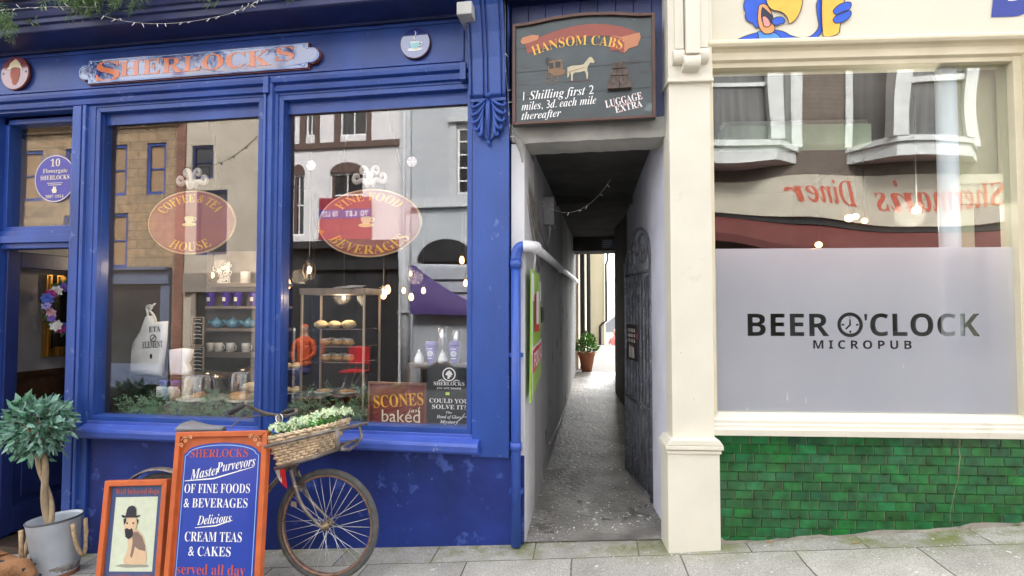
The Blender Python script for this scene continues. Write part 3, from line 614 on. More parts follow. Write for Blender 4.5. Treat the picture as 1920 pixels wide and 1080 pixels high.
# ================================================================== ACROSS THE STREET (seen in the shop windows)
def sash(b, x0, x1, z0, z1, Y, frame_m, glass_m, bars=(1, 2), name='window', rec=.10, fw=.05):
    # recessed sash window facing +Y: dark glass, frame and glazing bars
    f = MB(); f.frame(x0, x1, z0, z1, fw, Y-rec, Y-rec+.06)
    for i in range(1, bars[0]+1): x = x0+(x1-x0)*i/(bars[0]+1); f.box(x-.014, x+.014, Y-rec+.005, Y-rec+.04, z0+fw, z1-fw)
    for i in range(1, bars[1]+1): z = z0+(z1-z0)*i/(bars[1]+1); f.box(x0+fw, x1-fw, Y-rec+.0, Y-rec+.045, z-.018, z+.018)
    w_ = f.build(name, frame_m, b)
    MB().box(x0+.02, x1-.02, Y-rec-.01, Y-rec+.012, z0+.02, z1-.02).build('pane', glass_m, w_)
    return w_
def wall_with_holes(x0, x1, z0, z1, Y, holes, depth=.3):
    mb = MB(); xs = sorted({x0, x1, *[h[0] for h in holes], *[h[1] for h in holes]}); zs = sorted({z0, z1, *[h[2] for h in holes], *[h[3] for h in holes]})
    for i in range(len(xs)-1):
        j = 0
        while j < len(zs)-1:
            cx, cz = (xs[i]+xs[i+1])/2, (zs[j]+zs[j+1])/2
            if not any(h[0] < cx < h[1] and h[2] < cz < h[3] for h in holes):
                k = j
                while k+1 < len(zs)-1 and not any(h[0] < cx < h[1] and h[2] < (zs[k+1]+zs[k+2])/2 < h[3] for h in holes): k += 1
                mb.box(xs[i], xs[i+1], Y-depth, Y, zs[j], zs[k+1]); j = k+1
            else: j += 1
    return mb
M['darkpane'] = mat('dark_window_glass', (.03,.032,.035), .08, var=.3, scale=2)
M['brownframe'] = mat('brown_window_paint', (.085,.05,.04), .5); M['blindpane'] = mat('blind_behind_glass', (.30,.19,.10), .3, var=.15, scale=3, stretch=(9,1,.3))
YB = -11.2
st = thing('stone_building', 'coursed sandstone house with blue sash windows and a moulded cornice', 'building', (-14.2, YB, -1))
H = [(-14.98,-14.28,4.94,6.5), (-14.9,-14.2,2.75,4.4), (-13.6,-12.95,4.94,6.5), (-16.6,-15.9,4.94,6.5), (-16.6,-15.9,2.75,4.4), (-19.3,-18.5,2.75,6.3), (-18.2,-17.4,4.9,6.5)]
wall_with_holes(-21,-12.57,-2,7.0,YB,H).build('wall', brick('sandstone_blocks', (.36,.25,.15), (.27,.20,.13), (.16,.12,.08), .62, .27, .012, .9, .35), st)
MB().prism([(YB-.3,6.95),(YB+.06,6.98),(YB+.10,7.05),(YB+.22,7.12),(YB+.28,7.20),(YB+.28,7.30),(YB-.3,7.36)], -21, -12.35, 'x').build('cornice', mat('cornice_stone', (.40,.29,.19), .9, var=.25), st)
for h in H: sash(st, *h, YB, M['blue'], M['blindpane'], (0,1), fw=.09)
mb = MB(); mb.box(-16,-12.65,YB,YB+.16,2.25,2.72); mb.box(-16,-12.65,YB,YB+.28,2.66,2.74); mb.box(-15.2,-15.0,YB,YB+.1,-1.5,2.25); mb.box(-12.95,-12.65,YB,YB+.1,-1.5,2.25); mb.box(-15.2,-12.65,YB,YB+.06,-1.5,-.1)
sf = mb.build('shopfront', mat('slate_blue_paint', (.10,.13,.20), .45, var=.1), st)
MB().box(-15,-12.95,YB+.002,YB+.02,-.1,2.25).build('shop_pane', M['darkpane'], sf)
mb = MB(); mb.box(-12.57,-12.27,YB-.3,YB+.05,-2,8.6); mb.build('brick_pier', brick('red_brick', (.17,.055,.035), (.22,.075,.045), (.2,.17,.14), .22, .075, axis='xz'), st)
gb = thing('rendered_gable', 'tall cream rendered gable end beside the sandstone house', 'building', (-10.7, YB, -1))
H = [(-12.08,-11.38,5.35,6.35), (-11.9,-10.9,3.1,5.0)]
wall_with_holes(-12.27,-9.25,-2,8.6,YB,H).build('wall', mat('cream_render', (.44,.39,.32), .9, var=.15, scale=1.5, bump=.2), gb)
for h in H: sash(gb, *h, YB, M['blue_dk'], M['darkpane'], (0,1), fw=.07)
mb = MB(); mb.box(-12.2,-9.25,YB,YB+.12,2.0,2.55); mb.box(-11.95,-11.8,YB,YB+.08,-1.5,2.0); mb.box(-10,-9.8,YB,YB+.08,-1.5,2.0); f_ = mb.build('shopfront', mat('taupe_paint', (.22,.19,.16), .5), gb); MB().box(-11.8,-10,YB+.002,YB+.02,-1.2,2.0).build('shop_pane', M['darkpane'], f_)
wh = thing('white_building', 'white rendered building with brown window surrounds over a black shopfront', 'building', (-7.1, YB, -.5))
H = [(-7.40,-6.60,6.40,7.9), (-7.70,-6.68,4.1,5.35), (-8.86,-8.46,3.6,5.35), (-8.45,-8.15,6.45,7.9)]
wall_with_holes(-8.75,-5.55,3.38,8.4,YB,H).build('wall', mat('white_render', (.66,.65,.66), .85, var=.07, scale=1.5), wh)
for h in H: sash(wh, h[0], h[1], h[2], h[3], YB, M['white'], M['darkpane'], (1,1))
mb = MB(); mb.box(-8.78,-5.6,YB,YB+.07,6.05,6.22)
for h in (H[0], H[3]): mb.box(h[0]-.17,h[0],YB-.1,YB+.05,6.22,8.0); mb.box(h[1],h[1]+.13,YB-.1,YB+.05,6.22,8.0)
for h in (H[1], H[2]):
    c = (h[0]+h[1])/2; r = (h[1]-h[0])/2; pts = [(h[0],5.35)]+[(c+r*math.cos(a), 5.35+.3*math.sin(a)) for a in [math.pi-math.pi*i/10 for i in range(11)]]+[(h[1],5.35)]
    mb.prism(pts[1:-1], YB-.02, YB+.012); mb.box(h[0],h[0]+.14,YB-.3,YB-.05,h[2],5.35)
mb.build('surround', M['brownframe'], wh)
mb = MB(); mb.box(-8.9,-5.6,YB-.3,YB,-2,3.38); mb.box(-8.9,-5.6,YB,YB+.25,3.2,3.4); mb.box(-8.9,-5.6,YB,YB+.12,2.6,2.7)
s2 = mb.build('black_shopfront', M['black'], wh); mb = MB(); mb.box(-8.5,-6.0,YB+.002,YB+.02,.2,2.5); mb.build('shop_pane', M['darkpane'], s2)
def sale(x0, x1, z0, z1, label):
    t = thing('letting_board', label, 'sign board', ((x0+x1)/2, YB+.13, z0), group='to let boards on the white building')
    MB().box(x0,x1,YB+.10,YB+.13,z0,z1).build('board', paint('letting_red', (.30,.03,.05)), t)
    mb = MB(); MBb = MB(); h = z1-z0
    MBb.box(x0,x1,YB+.13,YB+.133,z0+.50*h,z0+.72*h); MBb.build('band', paint('letting_blue', (.05,.05,.28)), t)
    m2 = MB(); c = (x0+x1)/2
    for w_, o_, k_ in (('TO', .27, .25), ('LET', -.18, .38)): m2 = MB(); text(m2, w_, 'sans', c+o_*(x1-x0), z0+.55*h, .12*h, (x1-x0)*k_, YB+.137, mirror=True); m2.build('lettering', M['white_ltr'], t)
sale(-7.95,-7.30,3.45,4.62,'narrow red to let board, left of the two over the black shopfront'); sale(-7.28,-6.40,3.45,4.62,'wide red to let board, right of the two over the black shopfront')
gr = thing('grey_building', 'pale grey rendered building with tall sash window above an arch', 'building', (-3.6, YB, -.5))
H = [(-3.98,-3.30,4.64,6.45), (-2.2,-1.5,4.64,6.45), (-5.0,-3.6,-1,2.9)]
wall_with_holes(-5.55,1.5,-2,8.4,YB-.02,H).build('wall', mat('grey_render', (.44,.47,.50), .85, var=.07, scale=1.5), gr)
for h in H[:2]: sash(gr, *h, YB, M['white'], M['darkpane'], (1,4))
mb = MB(); mb.box(-5.55,1.5,YB-.02,YB+.10,4.28,4.36); mb.box(-5.55,1.5,YB-.02,YB+.05,4.36,4.56)
for h in H[:2]: mb.box(h[0]-.22,h[0]-.02,YB-.02,YB+.04,4.56,6.6); mb.box(h[0]-.25,h[1]+.25,YB-.02,YB+.12,6.6,6.72)
mb.box(-5.58,-5.28,YB-.02,YB+.14,-2,8.4)
mb.build('trim', mat('grey_trim', (.52,.54,.56), .8), gr)
mb = MB(); mb.prism([(-5.1,2.8)]+[(-4.3+.8*math.cos(a), 2.8+.62*math.sin(a)) for a in [math.pi-math.pi*i/14 for i in range(15)]], YB-.02, YB+.01); mb.box(-5.0,-3.6,YB-.25,YB-.2,-1,2.9); mb.build('arch_opening', M['darkpane'], gr)
mb = MB(); mb.tube([(-5.44,YB+.18,-.8),(-5.44,YB+.18,8.3)], .05, 8); mb.build('drainpipe', mat('grey_drainpipe', (.45,.47,.5), .5), gr)
vn = thing('parked_van', 'pale grey van parked in front of the arch across the street', 'van', (-3.2, -10.0, ground(-3.2)-.12))
mb = MB(); z0 = ground(-3.2)-.12
prof = [(-5.05,.35),(-1.0,.35),(-1.0,1.0),(-1.15,1.15),(-1.55,1.25),(-2.1,1.95),(-2.4,2.15),(-4.9,2.2),(-5.05,2.05)]
mb.prism([(x+.55, z*1.32+z0) for x, z in prof], -10.9, -9.05); bd = mb.build('body', mat('van_paint', (.42,.45,.5), .3, coat=.5), vn, bevel=.08, seg=3)
mb = MB(); mb.box(-4.4,-1.9,-9.05,-9.03,z0+2.2,z0+2.23); mb.box(-4.4,-1.9,-9.05,-9.03,z0+2.5,z0+2.53); mb.prism([(-1.05,z0+1.75),(-1.5,z0+2.4),(-1.8,z0+2.4),(-1.8,z0+1.75)], -9.05, -9.03); mb.build('window', M['darkpane'], vn)
for x in (-3.75, -1.2):
    mb = MB(); mb.T = Matrix.Translation((x, -9.15, z0+.33)) @ Matrix.Rotation(math.pi/2, 4, 'X'); mb.lathe([(.2,-.1),(.32,-.1),(.34,-.06),(.34,.06),(.32,.1),(.2,.1)], n=24); mb.build('wheel', M['rubber'], vn)
gz = thing('market_canopy', 'purple market canopy stretched from a thick grey post opposite the café', 'canopy', (-4.5, -8.8, -.45))
mb = MB(); v = []; f = []
for j in range(7):
    for i in range(9):
        t = i/8; x = -4.45+1.75*t; y = -8.8-1.9*j/6*(.35+.65*t); z = 2.53-1.02*t+.22*t*(t-1)*1.6 - .25*abs(j/6-.5)*0
        v.append((x, y, z))
for j in range(6):
    for i in range(8): a = j*9+i; f.append((a, a+1, a+10, a+9))
for i in range(9): t = i/8; v.append((-4.45+1.75*t, -8.8, 1.40-.05*t))
for i in range(8): f.append((i, i+1, 63+i+1, 63+i))
mb.add(v, f, smooth=True).build('canopy', mat('purple_canvas', (.055,.03,.15), .7, var=.15), gz)
mb = MB(); mb.tube([(-4.55,-8.78,-.45),(-4.56,-8.78,1.6),(-4.62,-8.78,2.9)], [.10,.11,.12], 12); mb.box(-4.7,-4.4,-8.68,-8.64,1.42,1.46); mb.build('post', mat('grey_wrapped_post', (.42,.44,.47), .7), gz)
for y in (-8.85, -10.6): MB().tube([(-2.72,y,-.3),(-2.72,y,1.5)], .025, 8).build('leg', M['white'], gz)
# the diner facing the pub
dn = thing('diner_building', 'diner with white bay windows, cream name board and red awnings facing the pub', 'diner building', (5.5, -6.5, 0), (0,0,R(3)))
Ld = dict(parent=dn, local=True)
mb = MB(); mb.box(-3.4,6,-.4,0,3.0,9.4); mb.box(-3.4,6,-6,-.4,-2,9.4); mb.box(-3.4,6,-.4,0,-2,.5); mb.box(-3.4,-3.0,-.4,0,.5,3.0); mb.box(3.6,6,-.4,0,.5,3.0); mb.build('wall', brick('diner_brick', (.135,.095,.075), (.11,.08,.065), (.13,.12,.11), .22, .075), **Ld)
MB().box(-3.0,3.6,-.38,-.3,.5,3.0).build('shop_pane', M['darkpane'], **Ld)
mb = MB(); mb.box(-3.2,4.4,0,.10,3.05,3.75); sg = mb.build('name_board', mat('diner_cream', (.47,.43,.35), .6, var=.06), **Ld)
mb = MB()
text(mb, 'Shermans', 'bold_italic', 2.0, 3.24, .36, 2.2, .103, mirror=True); mb.stroke([(1.17,3.66),(1.19,3.56)], .035, .103); text(mb, 'Diner', 'bold_italic', -.25, 3.24, .42, 1.55, .103, mirror=True); mb.build('lettering', M['red_ltr'], parent=sg, local=True)
mb = MB(); mb.prism([(0,2.98),(.16,2.94),(.9,2.62),(.9,2.52),(0,2.52)], -3.1, 3.4, 'x'); mb.build('awning', mat('red_awning', (.10,.016,.015), .7, var=.15), **Ld)
mb = MB(); mb.box(-3.3,3.6,0,.05,2.98,3.05); mb.box(-3.3,3.6,-.2,.02,.9,1.0)
for x in (-3.1,-.9,1.3,3.5): mb.box(x-.06,x+.06,-.1,.03,-.5,2.98)
mb.build('shopfront', M['black'], **Ld)
for bx in (-2.0, 1.5):
    b_ = MB(); P = [(-1.15,0),(-.62,.55),(.62,.55),(1.15,0)]
    pl_ = [(bx+x, y) for x, y in P]
    b_.prism(pl_, 4.02, 4.28, 'z'); b_.prism([(bx+x*1.05, y*1.08) for x, y in P], 4.28, 4.38, 'z'); b_.prism(pl_, 6.4, 6.9, 'z')
    for (x, y) in P: b_.box(bx+x-.09, bx+x+.09, y-.1, y+.06, 4.38, 6.4)
    b_.box(bx-.62,bx+.62,.48,.56,5.25,5.33)
    bw_ = b_.build('bay_window', mat('bay_white_paint', (.60,.61,.61), .5), **Ld)
    g_ = MB(); g_.prism([(bx+x*.97, y*.94) for x, y in P], 4.38, 6.4, 'z'); g_.build('pane', mat('bay_glass_with_nets', (.11,.11,.11), .15, var=.5, scale=2, stretch=(6,1,.3)), parent=bw_, local=True)

# ================================================================== BEYOND THE ALLEY
ch = thing('cream_house', 'tall cream rendered house seen through the end of the alley', 'house', (-.6, 12, .42))
mb = MB(); mb.box(-4,-.49,6.6,15,-.5,9); mb.box(-4,-.05,15,24,-6,9); w1 = mb.build('wall', mat('house_cream', (.58,.54,.42), .9, var=.06, scale=.8), ch)
def pipe(pts, r, m, par, name='drainpipe'):
    return MB().tube(pts, r, 8).build(name, m, par)
pipe([(-.42,6.7,.4),(-.42,6.7,8)], .045, M['black'], ch); pipe([(-.44,11,.4),(-.44,11,8)], .05, M['black'], ch)
pipe([(-.20,14.92,-.1),(-.20,14.92,.95),(-.12,14.92,1.05),(.0,14.92,1.12),(.0,14.92,2.95),(.06,14.92,3.1),(.06,14.92,3.35)], .04, M['black'], ch)
tr = thing('rear_downpipe', 'dark weathered downpipe at the far right corner of the alley', 'drainpipe', (.235, 6.1, .43)); mb = MB(); mb.tube([(.235,6.08,.43),(.225,6.08,2.4),(.235,6.06,2.7)], .03, 8); mb.build('pipe', M['iron'], tr)
mb = MB(); mb.tube(bez([(.24,6.05,1.9),(.24,6.03,1.3),(.28,6.0,.95),(.33,5.95,.9)], 10), .008, 6); mb.build('cable', M['white_pipe'], tr)
wt = tag(MB().box(-.4,2.5,30,30.4,-6,-.55).build('garden_wall', M['white']), 'low white wall beyond the end of the alley', 'wall')
hw = thing('harbour_house', 'small white house with grey roof far below the alley', 'house', (2.2, 70, -14)); mb = MB(); mb.box(-1,5.5,70,76,-14,-1.2); mb.build('wall', M['white'], hw); mb = MB(); mb.prism([(-1.3,-1.25),(5.8,-1.25),(2.25,1.6)], 69.8, 76.2); mb.build('roof', mat('slate_roof', (.30,.30,.32), .8), hw)
# person sitting far beyond the alley
pe = MB(); px_, py_ = .37, 22.0; zb = -.30
ps = thing('person', 'distant person in a pink top standing beyond the alley behind a dark planter', 'person', (px_, py_, zb-.5))
mb = MB(); mb.lathe([(.10,-.5),(.16,.0),(.15,.12),(.20,.42),(.17,.55),(.06,.62)], (px_,py_,zb), 14); mb.tube([(px_-.20,py_,zb+.5),(px_-.26,py_-.05,zb+.2),(px_-.12,py_-.2,zb+.05)], [.055,.045,.035], 8); mb.tube([(px_+.20,py_,zb+.5),(px_+.26,py_-.05,zb+.2),(px_+.12,py_-.2,zb+.05)], [.055,.045,.035], 8)
mb.build('pink_top', mat('pink_cloth', (.62,.22,.24), .8), ps); mb = MB(); mb.tube([(px_,py_,zb+.58),(px_,py_,zb+.68)], .05, 8); mb.ell((px_,py_-.01,zb+.78), .085,.10,.12); mb.build('head', mat('skin', (.55,.35,.26), .6), ps); mb = MB(); mb.ell((px_,py_+.02,zb+.81), .095,.10,.11); mb.build('hair', M['brownframe'], ps)
pb = thing('planter_box', 'black slatted planter in front of the distant person', 'planter', (.38, 20.5, -.75)); mb = MB(); 
for k in range(5): mb.box(.05,.72,20.3,20.7,-.72+k*.13,-.72+k*.13+.11)
mb.box(.08,.69,20.32,20.68,-.72,-.12); mb.build('box', M['black'], pb)

# ================================================================== SIGNS ON THE FRONT
def px_axis(o, pts, Y): return [(at(x, y, Y).x, at(x, y, Y).z) for x, y in pts]
# --- fascia name board
ns = thing('name_board', 'long blue plaque with orange lettering on the café fascia', 'sign', (-2.9, -.03, 3.24), (0, 0, 0))
zc, zh = 3.245, .088; xa, xb = -3.755, -2.01
half = [(xa+.0, zc-zh), (xb, zc-zh), (xb, zc-.055)] + [(xb-.0+.075*math.cos(a)+.01, zc+.058*math.sin(a)) for a in [R(t) for t in range(-70, 71, 20)]] + [(xb, zc+.055), (xb, zc+zh), (xa, zc+zh), (xa, zc+.055)] + [(xa-.075*math.cos(a)-.01, zc+.058*math.sin(a)) for a in [R(t) for t in range(70, -71, -20)]] + [(xa, zc-.055)]
def glossy_blue():
    m = mat('enamel_blue', (.012,.035,.22), .12, var=.1, coat=1.0, bump=.04, bscale=9); m.node_tree.nodes['Principled BSDF'].inputs['Coat IOR'].default_value = 1.9; m.node_tree.nodes['Principled BSDF'].inputs['Coat Roughness'].default_value = .03
    return m
EN = glossy_blue()
big = [((x-(xa+xb)/2)*1.006+(xa+xb)/2, (z-zc)*1.06+zc) for x, z in half]
mb = MB(); mb.prism(big, -.030, -.003); mb.build('backing', mat('red_brown_edge', (.20,.05,.03), .4), ns)
mb = MB(); mb.prism(half, -.040, -.028); bd = mb.build('board', EN, ns, bevel=.003)
mb = MB()
OR = mat('enamel_orange', (.70,.19,.07), .2, var=.1, coat=.6)
text(mb, 'S', 'serif', xa+.17, zc-.072, .145, .20, -.042); text(mb, 'HERLOCK', 'serif', (xa+xb)/2-.005, zc-.05, .112, 1.20, -.042); text(mb, 'S', 'serif', xb-.17, zc-.025, .098, .14, -.042)
mb.build('lettering', OR, bd)
mb = MB(); mb.stroke([((x-(xa+xb)/2)*.985+(xa+xb)/2, (z-zc)*.88+zc) for x, z in half], .005, -.0415, closed=True)
for x, z in ((xa+.03,zc+.065),(xa+.03,zc-.065),(xb-.03,zc+.065),(xb-.03,zc-.065)): mb.flat(circ(x,z,.008,n=10), -.043)
mb.build('border_line', M['lblue_ltr'], bd)
def roundel(label, cx, cz, r, m, edge):
    t = thing('roundel', label, 'sign', (cx, -.005, cz))
    MB().prism(circ(cx, cz, r), -.026, -.004).build('rim', edge, t, bevel=.003)
    f = MB().prism(circ(cx, cz, r*.95), -.030, -.022).build('disc', m, t)
    return t, f
p = at(779, 82, -.02); t, f = roundel('blue disc with white steaming teacup on the café fascia', p.x, p.z, .105, EN, mat('roundel_edge', (.13,.035,.03), .4))
def cup(mb, cx, cz, s, y, m1=0, m2=1, m3=2):
    b = [(-.5,.35),(.5,.35),(.46,.1),(.32,-.15),(.12,-.25),(-.12,-.25),(-.32,-.15),(-.46,.1)]
    mb.flat([(cx+s*a, cz+s*c) for a, c in circ(0,-.32,.72,.18,24)], y, m1); mb.flat([(cx+s*a, cz+s*c) for a, c in b], y-.001, m2)
    mb.flat([(cx+s*a, cz+s*c) for a, c in circ(0,.35,.5,.09,20)], y-.0015, m1)
    mb.stroke([(cx+s*a, cz+s*c) for a, c in bez([(.46,.28),(.85,.38),(.8,-.05),(.36,-.02)], 8)], s*.09, y-.001, m1)
mb = MB(); cup(mb, p.x, p.z-.02, .072, -.032); mb.stroke(bez([(p.x,p.z+.02),(p.x-.02,p.z+.04),(p.x+.02,p.z+.05),(p.x,p.z+.08)],8), .006, -.0335, 0)
mb.build('teacup_emblem', [M['white_ltr'], paint('mint', (.35,.7,.72)), M['red_ltr']], f)
p = at(30, 138, -.02); t, f = roundel('burgundy disc with cream hat emblem at the left end of the fascia', p.x, p.z, .128, mat('enamel_burgundy', (.22,.05,.07), .15, coat=1.0), mat('roundel_red_edge', (.16,.03,.025), .4))
mb = MB(); c = (p.x, p.z)
mb.flat([(c[0]+a*.128, c[1]+b*.128) for a, b in [(-.55,.28),(-.42,.36),(-.30,.62),(-.1,.74),(.05,.84),(.2,.74),(.36,.58),(.46,.34),(.58,.2),(.52,.14),(.35,.28),(.1,.34),(-.15,.32),(-.3,.22)]], -.032, 0)
mb.flat([(c[0]+a*.128, c[1]+b*.128) for a, b in [(-.25,.24),(.1,.30),(.34,.22),(.38,-.1),(.26,-.5),(.1,-.72),(-.1,-.7),(-.2,-.4),(-.3,-.1)]], -.0315, 1)
for a, b in ((-.78,0),(.8,.05)): mb.flat(circ(c[0]+a*.128, c[1]+b*.128, .007, n=8), -.032, 2)
mb.build('hat_emblem', [M['cream_ltr'], paint('rust_red', (.36,.08,.04)), M['black']], f)
# --- plaque sticker on the transom glass
p = at(104, 335, .112)
pq = thing('window_plaque', 'round violet plaque reading 10 Flowergate on the glass above the door', 'plaque', (p.x, .112, p.z))
MB().prism(circ(p.x, p.z, .186), .109, .115).build('disc', paint('plaque_violet', (.055,.05,.36), .35), pq)
mb = MB(); mb.stroke(circ(p.x, p.z, .178), .006, .1075, closed=True)
text(mb, '10', 'serif', p.x, p.z+.095, .058, None, .107, off=-.005); text(mb, 'Flowergate', 'serif', p.x, p.z+.045, .034, .22, .107, off=-.006); text(mb, 'SHERLOCKS', 'serif', p.x, p.z-.008, .034, .26, .107)
for k in range(2): mb.stroke([(p.x-.07+.01*k, p.z-.035-.014*k),(p.x+.07-.01*k, p.z-.035-.014*k)], .004, .107)
mb.flat([(p.x+a*.03, p.z-.085+b*.03) for a, b in [(-.6,-.9),(.5,-.9),(.7,-.2),(.4,.3),(.5,.9),(0,.6),(-.4,1),(-.5,.3),(-.9,0)]], .107)
text(mb, '1887-1914', 'serif', p.x, p.z-.15, .024, None, .107, off=-.006)
mb.build('lettering', M['cream_ltr'], pq)
# --- floodlight box beside the bracket
p = at(873, 25, -.22); fl = thing('floodlight_box', 'pale grey box light fixed under the cornice beside the bracket', 'light fitting', (p.x, -.1, p.z)); 
MB().box(p.x-.045, p.x+.05, -.27, -.06, p.z-.03, p.z+.05).build('housing', mat('grey_plastic', (.45,.45,.42), .5), fl, bevel=.005); MB().box(p.x-.03,p.x+.03,-.06,.0,p.z-.02,p.z+.03).build('bracket', M['iron'], fl)
# --- passage sign
x0, x1, z0, z1 = rect(961, 24, 1228, 235, -.10)
hb = thing('passage_sign', 'dark painted board reading Hansom Cabs above the alley mouth', 'sign', ((x0+x1)/2, -.1, z0))
W_, H_ = x1-x0, z1-z0; cx = (x0+x1)/2
top = [(x0, z1), (x0+.10*W_, z1+.004), (x0+.28*W_, z1+.026), (x0+.45*W_, z1+.036), (x0+.55*W_, z1+.036), (x0+.72*W_, z1+.026), (x0+.90*W_, z1+.004), (x1, z1)]
poly = [(x0, z0), (x1, z0)] + top[::-1]
mb = MB(); mb.prism(poly, -.09, -.05); bd = mb.build('board', mat('slate_sign_board', (.022,.034,.036), .38, var=.45, scale=5, coat=.3, wear=[((.12,.15,.16),.62,4)]), hb)
mb = MB(); n = len(poly); inn = [(cx+(x-cx)*.955, (z0+H_*.5)+(z-(z0+H_*.5))*.945) for x, z in poly]
for i in range(n): j = (i+1) % n; mb.prism([poly[i], poly[j], inn[j], inn[i]], -.108, -.085)
mb.build('frame', mat('brown_sign_frame', (.085,.035,.022), .45, var=.25), hb, bevel=.002)
def HP(x, y): return cx+W_*((x-961)/267.-.5), z0+H_*(235-y)/204.
mb = MB(); y = -.0925
MR = dict(ribbon=0, ribbon2=1, gold=2, white=3, pink=4, coach=5, horse=6, dark=7, line=8)
up_ = [HP(*q) for q in bez([(985,72),(1030,50),(1080,38),(1120,42),(1170,48),(1190,60),(1202,72)], 8)]; lo = [HP(*q) for q in bez([(990,92),(1040,74),(1080,66),(1120,66),(1160,68),(1180,78),(1196,92)], 8)]
mb.flat(up_+lo[::-1], y, 0); mb.flat([HP(*q) for q in [(976,66),(980,58),(998,54),(1012,56),(1010,64),(992,70),(980,72)]], y-.0006, 1)
mb.flat([HP(*q) for q in [(1146,66),(1165,72),(1200,66),(1202,76),(1196,92),(1180,96),(1172,104),(1170,88),(1156,84)]], y-.0006, 1); mb.flat([HP(*q) for q in [(1146,66),(1172,78),(1172,106),(1160,98),(1146,98)]], y-.0009, 0)
c = HP(1084, 82); k = W_/267.
text(mb, 'HANSOM CABS', 'serif', c[0], c[1]-250*k, 19*k, 168*k, y-.0015, 2, off=-.01, warp=lambda u, q: ((250*k+q)*math.sin(u/(250*k)), (250*k+q)*math.cos(u/(250*k))))
for s_, px, py, h, w in (('1 Shilling first 2', 1048, 183, 17, 134), ('miles, 3d. each mile', 1049, 203, 16, 142), ('thereafter', 1016, 223, 15, 76)):
    c = HP(px, py); text(mb, s_, 'bold_italic', c[0], c[1], h*k, w*k, y-.001, 3, off=-.006, shear=.1, tilt=R(2))
for s_, px, py, h, w in (('LUGGAGE', 1171, 203, 14, 68), ('EXTRA', 1180, 216, 13, 50)):
    c = HP(px, py); text(mb, s_, 'serif', c[0]+.002, c[1]-.002, h*k, w*k, y-.0008, 4, tilt=R(11)); text(mb, s_, 'serif', c[0], c[1], h*k, w*k, y-.0012, 3, tilt=R(11), off=-.006)
def HL(pts, m, dy=0): mb.flat([HP(*q) for q in pts], y-.0005-dy, m)
HL([(1028,112),(1040,108),(1056,108),(1057,126),(1062,130),(1058,140),(1040,140),(1030,132)], 5); HL([(1043,112),(1053,112),(1053,124),(1043,124)], 7, .0004); HL([(1030,114),(1039,113),(1040,124),(1032,126)], 7, .0004)
HL([(1023,108),(1027,100),(1031,104),(1031,112),(1034,118),(1027,120)], 7, .0003)
for (a, b, r) in ((1036,143,12),): 
    mb.stroke([HP(*q) for q in circ(a, b, r, n=20)], .004, y-.0012, 5, closed=True)
    for t_ in range(4): mb.stroke([HP(a-r*math.cos(t_*.785), b-r*math.sin(t_*.785)), HP(a+r*math.cos(t_*.785), b+r*math.sin(t_*.785))], .0022, y-.0012, 5)
HL([(1066,125),(1074,122),(1090,122),(1096,121),(1103,112),(1108,107),(1112,108),(1117,117),(1115,120),(1109,118),(1104,126),(1103,133),(1105,140),(1104,150),(1102,151),(1101,140),(1098,134),(1090,136),(1080,136),(1076,140),(1076,152),(1073,152),(1073,140),(1070,134),(1069,142),(1066,146)], 6)
mb.stroke([HP(1054,138), HP(1098,127)], .003, y-.0014, 5); mb.stroke([HP(1030,104), HP(1075,122), HP(1106,112)], .0016, y-.0014, 7); mb.stroke([HP(1058,153), HP(1110,153)], .004, y-.0004, 8)
for (a, b, r) in ((985,115,8),(1190,118,9),(980,150,7),(1208,140,8),(1100,214,10)): mb.stroke([HP(a+r*math.cos(t*.5), b+r*.6*math.sin(t*.5)) for t in range(9)], .0025, y-.0004, 8)
for py in (80, 128, 178): mb.stroke([HP(966, py), HP(1223, py-4)], .0022, y-.0002, 7)
mb.build('painting', [paint('ribbon_red', (.27,.06,.04)), paint('ribbon_orange', (.48,.19,.09)), M['gold_ltr'], M['white_ltr'], paint('pink_shadow', (.5,.2,.2)), paint('coach_brown', (.20,.11,.05)), paint('horse_buff', (.48,.42,.28)), M['black'], paint('faded_red_line', (.11,.04,.04))], bd)
mb = MB(); random.seed(3)
for r_, (yy, n_, ww) in enumerate(((176,2,44),(164,3,40),(150,3,32),(136,3,26))):
    for i in range(n_):
        a, b = HP(1163-ww/2-(3-r_)*0+ww*i/n_, yy), HP(1163-ww/2+ww*(i+1)/n_-1, yy-12)
        mb.box(a[0], b[0], -.125+.004*r_, -.088, a[1], b[1]); mb.box(a[0]+.004, a[0]+.008, -.129+.004*r_, -.12, a[1], b[1]); mb.tube([((a[0]+b[0])/2-.01,-.128,a[1]+.024),((a[0]+b[0])/2,-.134,a[1]+.03),((a[0]+b[0])/2+.01,-.128,a[1]+.024)], .002, 5)
mb.build('luggage_relief', mat('carved_luggage', (.095,.065,.05), .5, var=.4, scale=30), hb, bevel=.003)
# --- estate agent's board hanging against the alley wall
es = thing('for_sale_board', 'green and red for sale board hanging from the pipe in the alley', 'sign board', (-.47, .3, .93))
EX = lambda y: -.478+.02*math.sin(y*5)
def es_panel(mb, y0, y1, z0, z1, m, dx=0.0, z0b=None, z1b=None, y1b=None):
    z0b = z0 if z0b is None else z0b; z1b = z1 if z1b is None else z1b; mb.add([(EX(y0)+dx,y0,z0),(EX(y1)+dx,y1,z0b),(EX(y1)+dx,y1,z1b),(EX(y0)+dx,y0,z1)], [(0,1,2,3)], m)
mb = MB(); P = [(.02,.905),(.60,1.03),(.44,1.16),(.42,1.60),(.34,1.74),(.06,1.76)]
mb.add([(EX(y), y, z) for y, z in P]+[(EX(y)-.012, y, z) for y, z in P], [tuple(range(6)), tuple(range(11,5,-1))]+[(i, (i+1) % 6, 6+(i+1) % 6, 6+i) for i in range(6)], 0)
bd = mb.build('board', mat('lime_plastic', (.30,.55,.03), .4, var=.08), es)
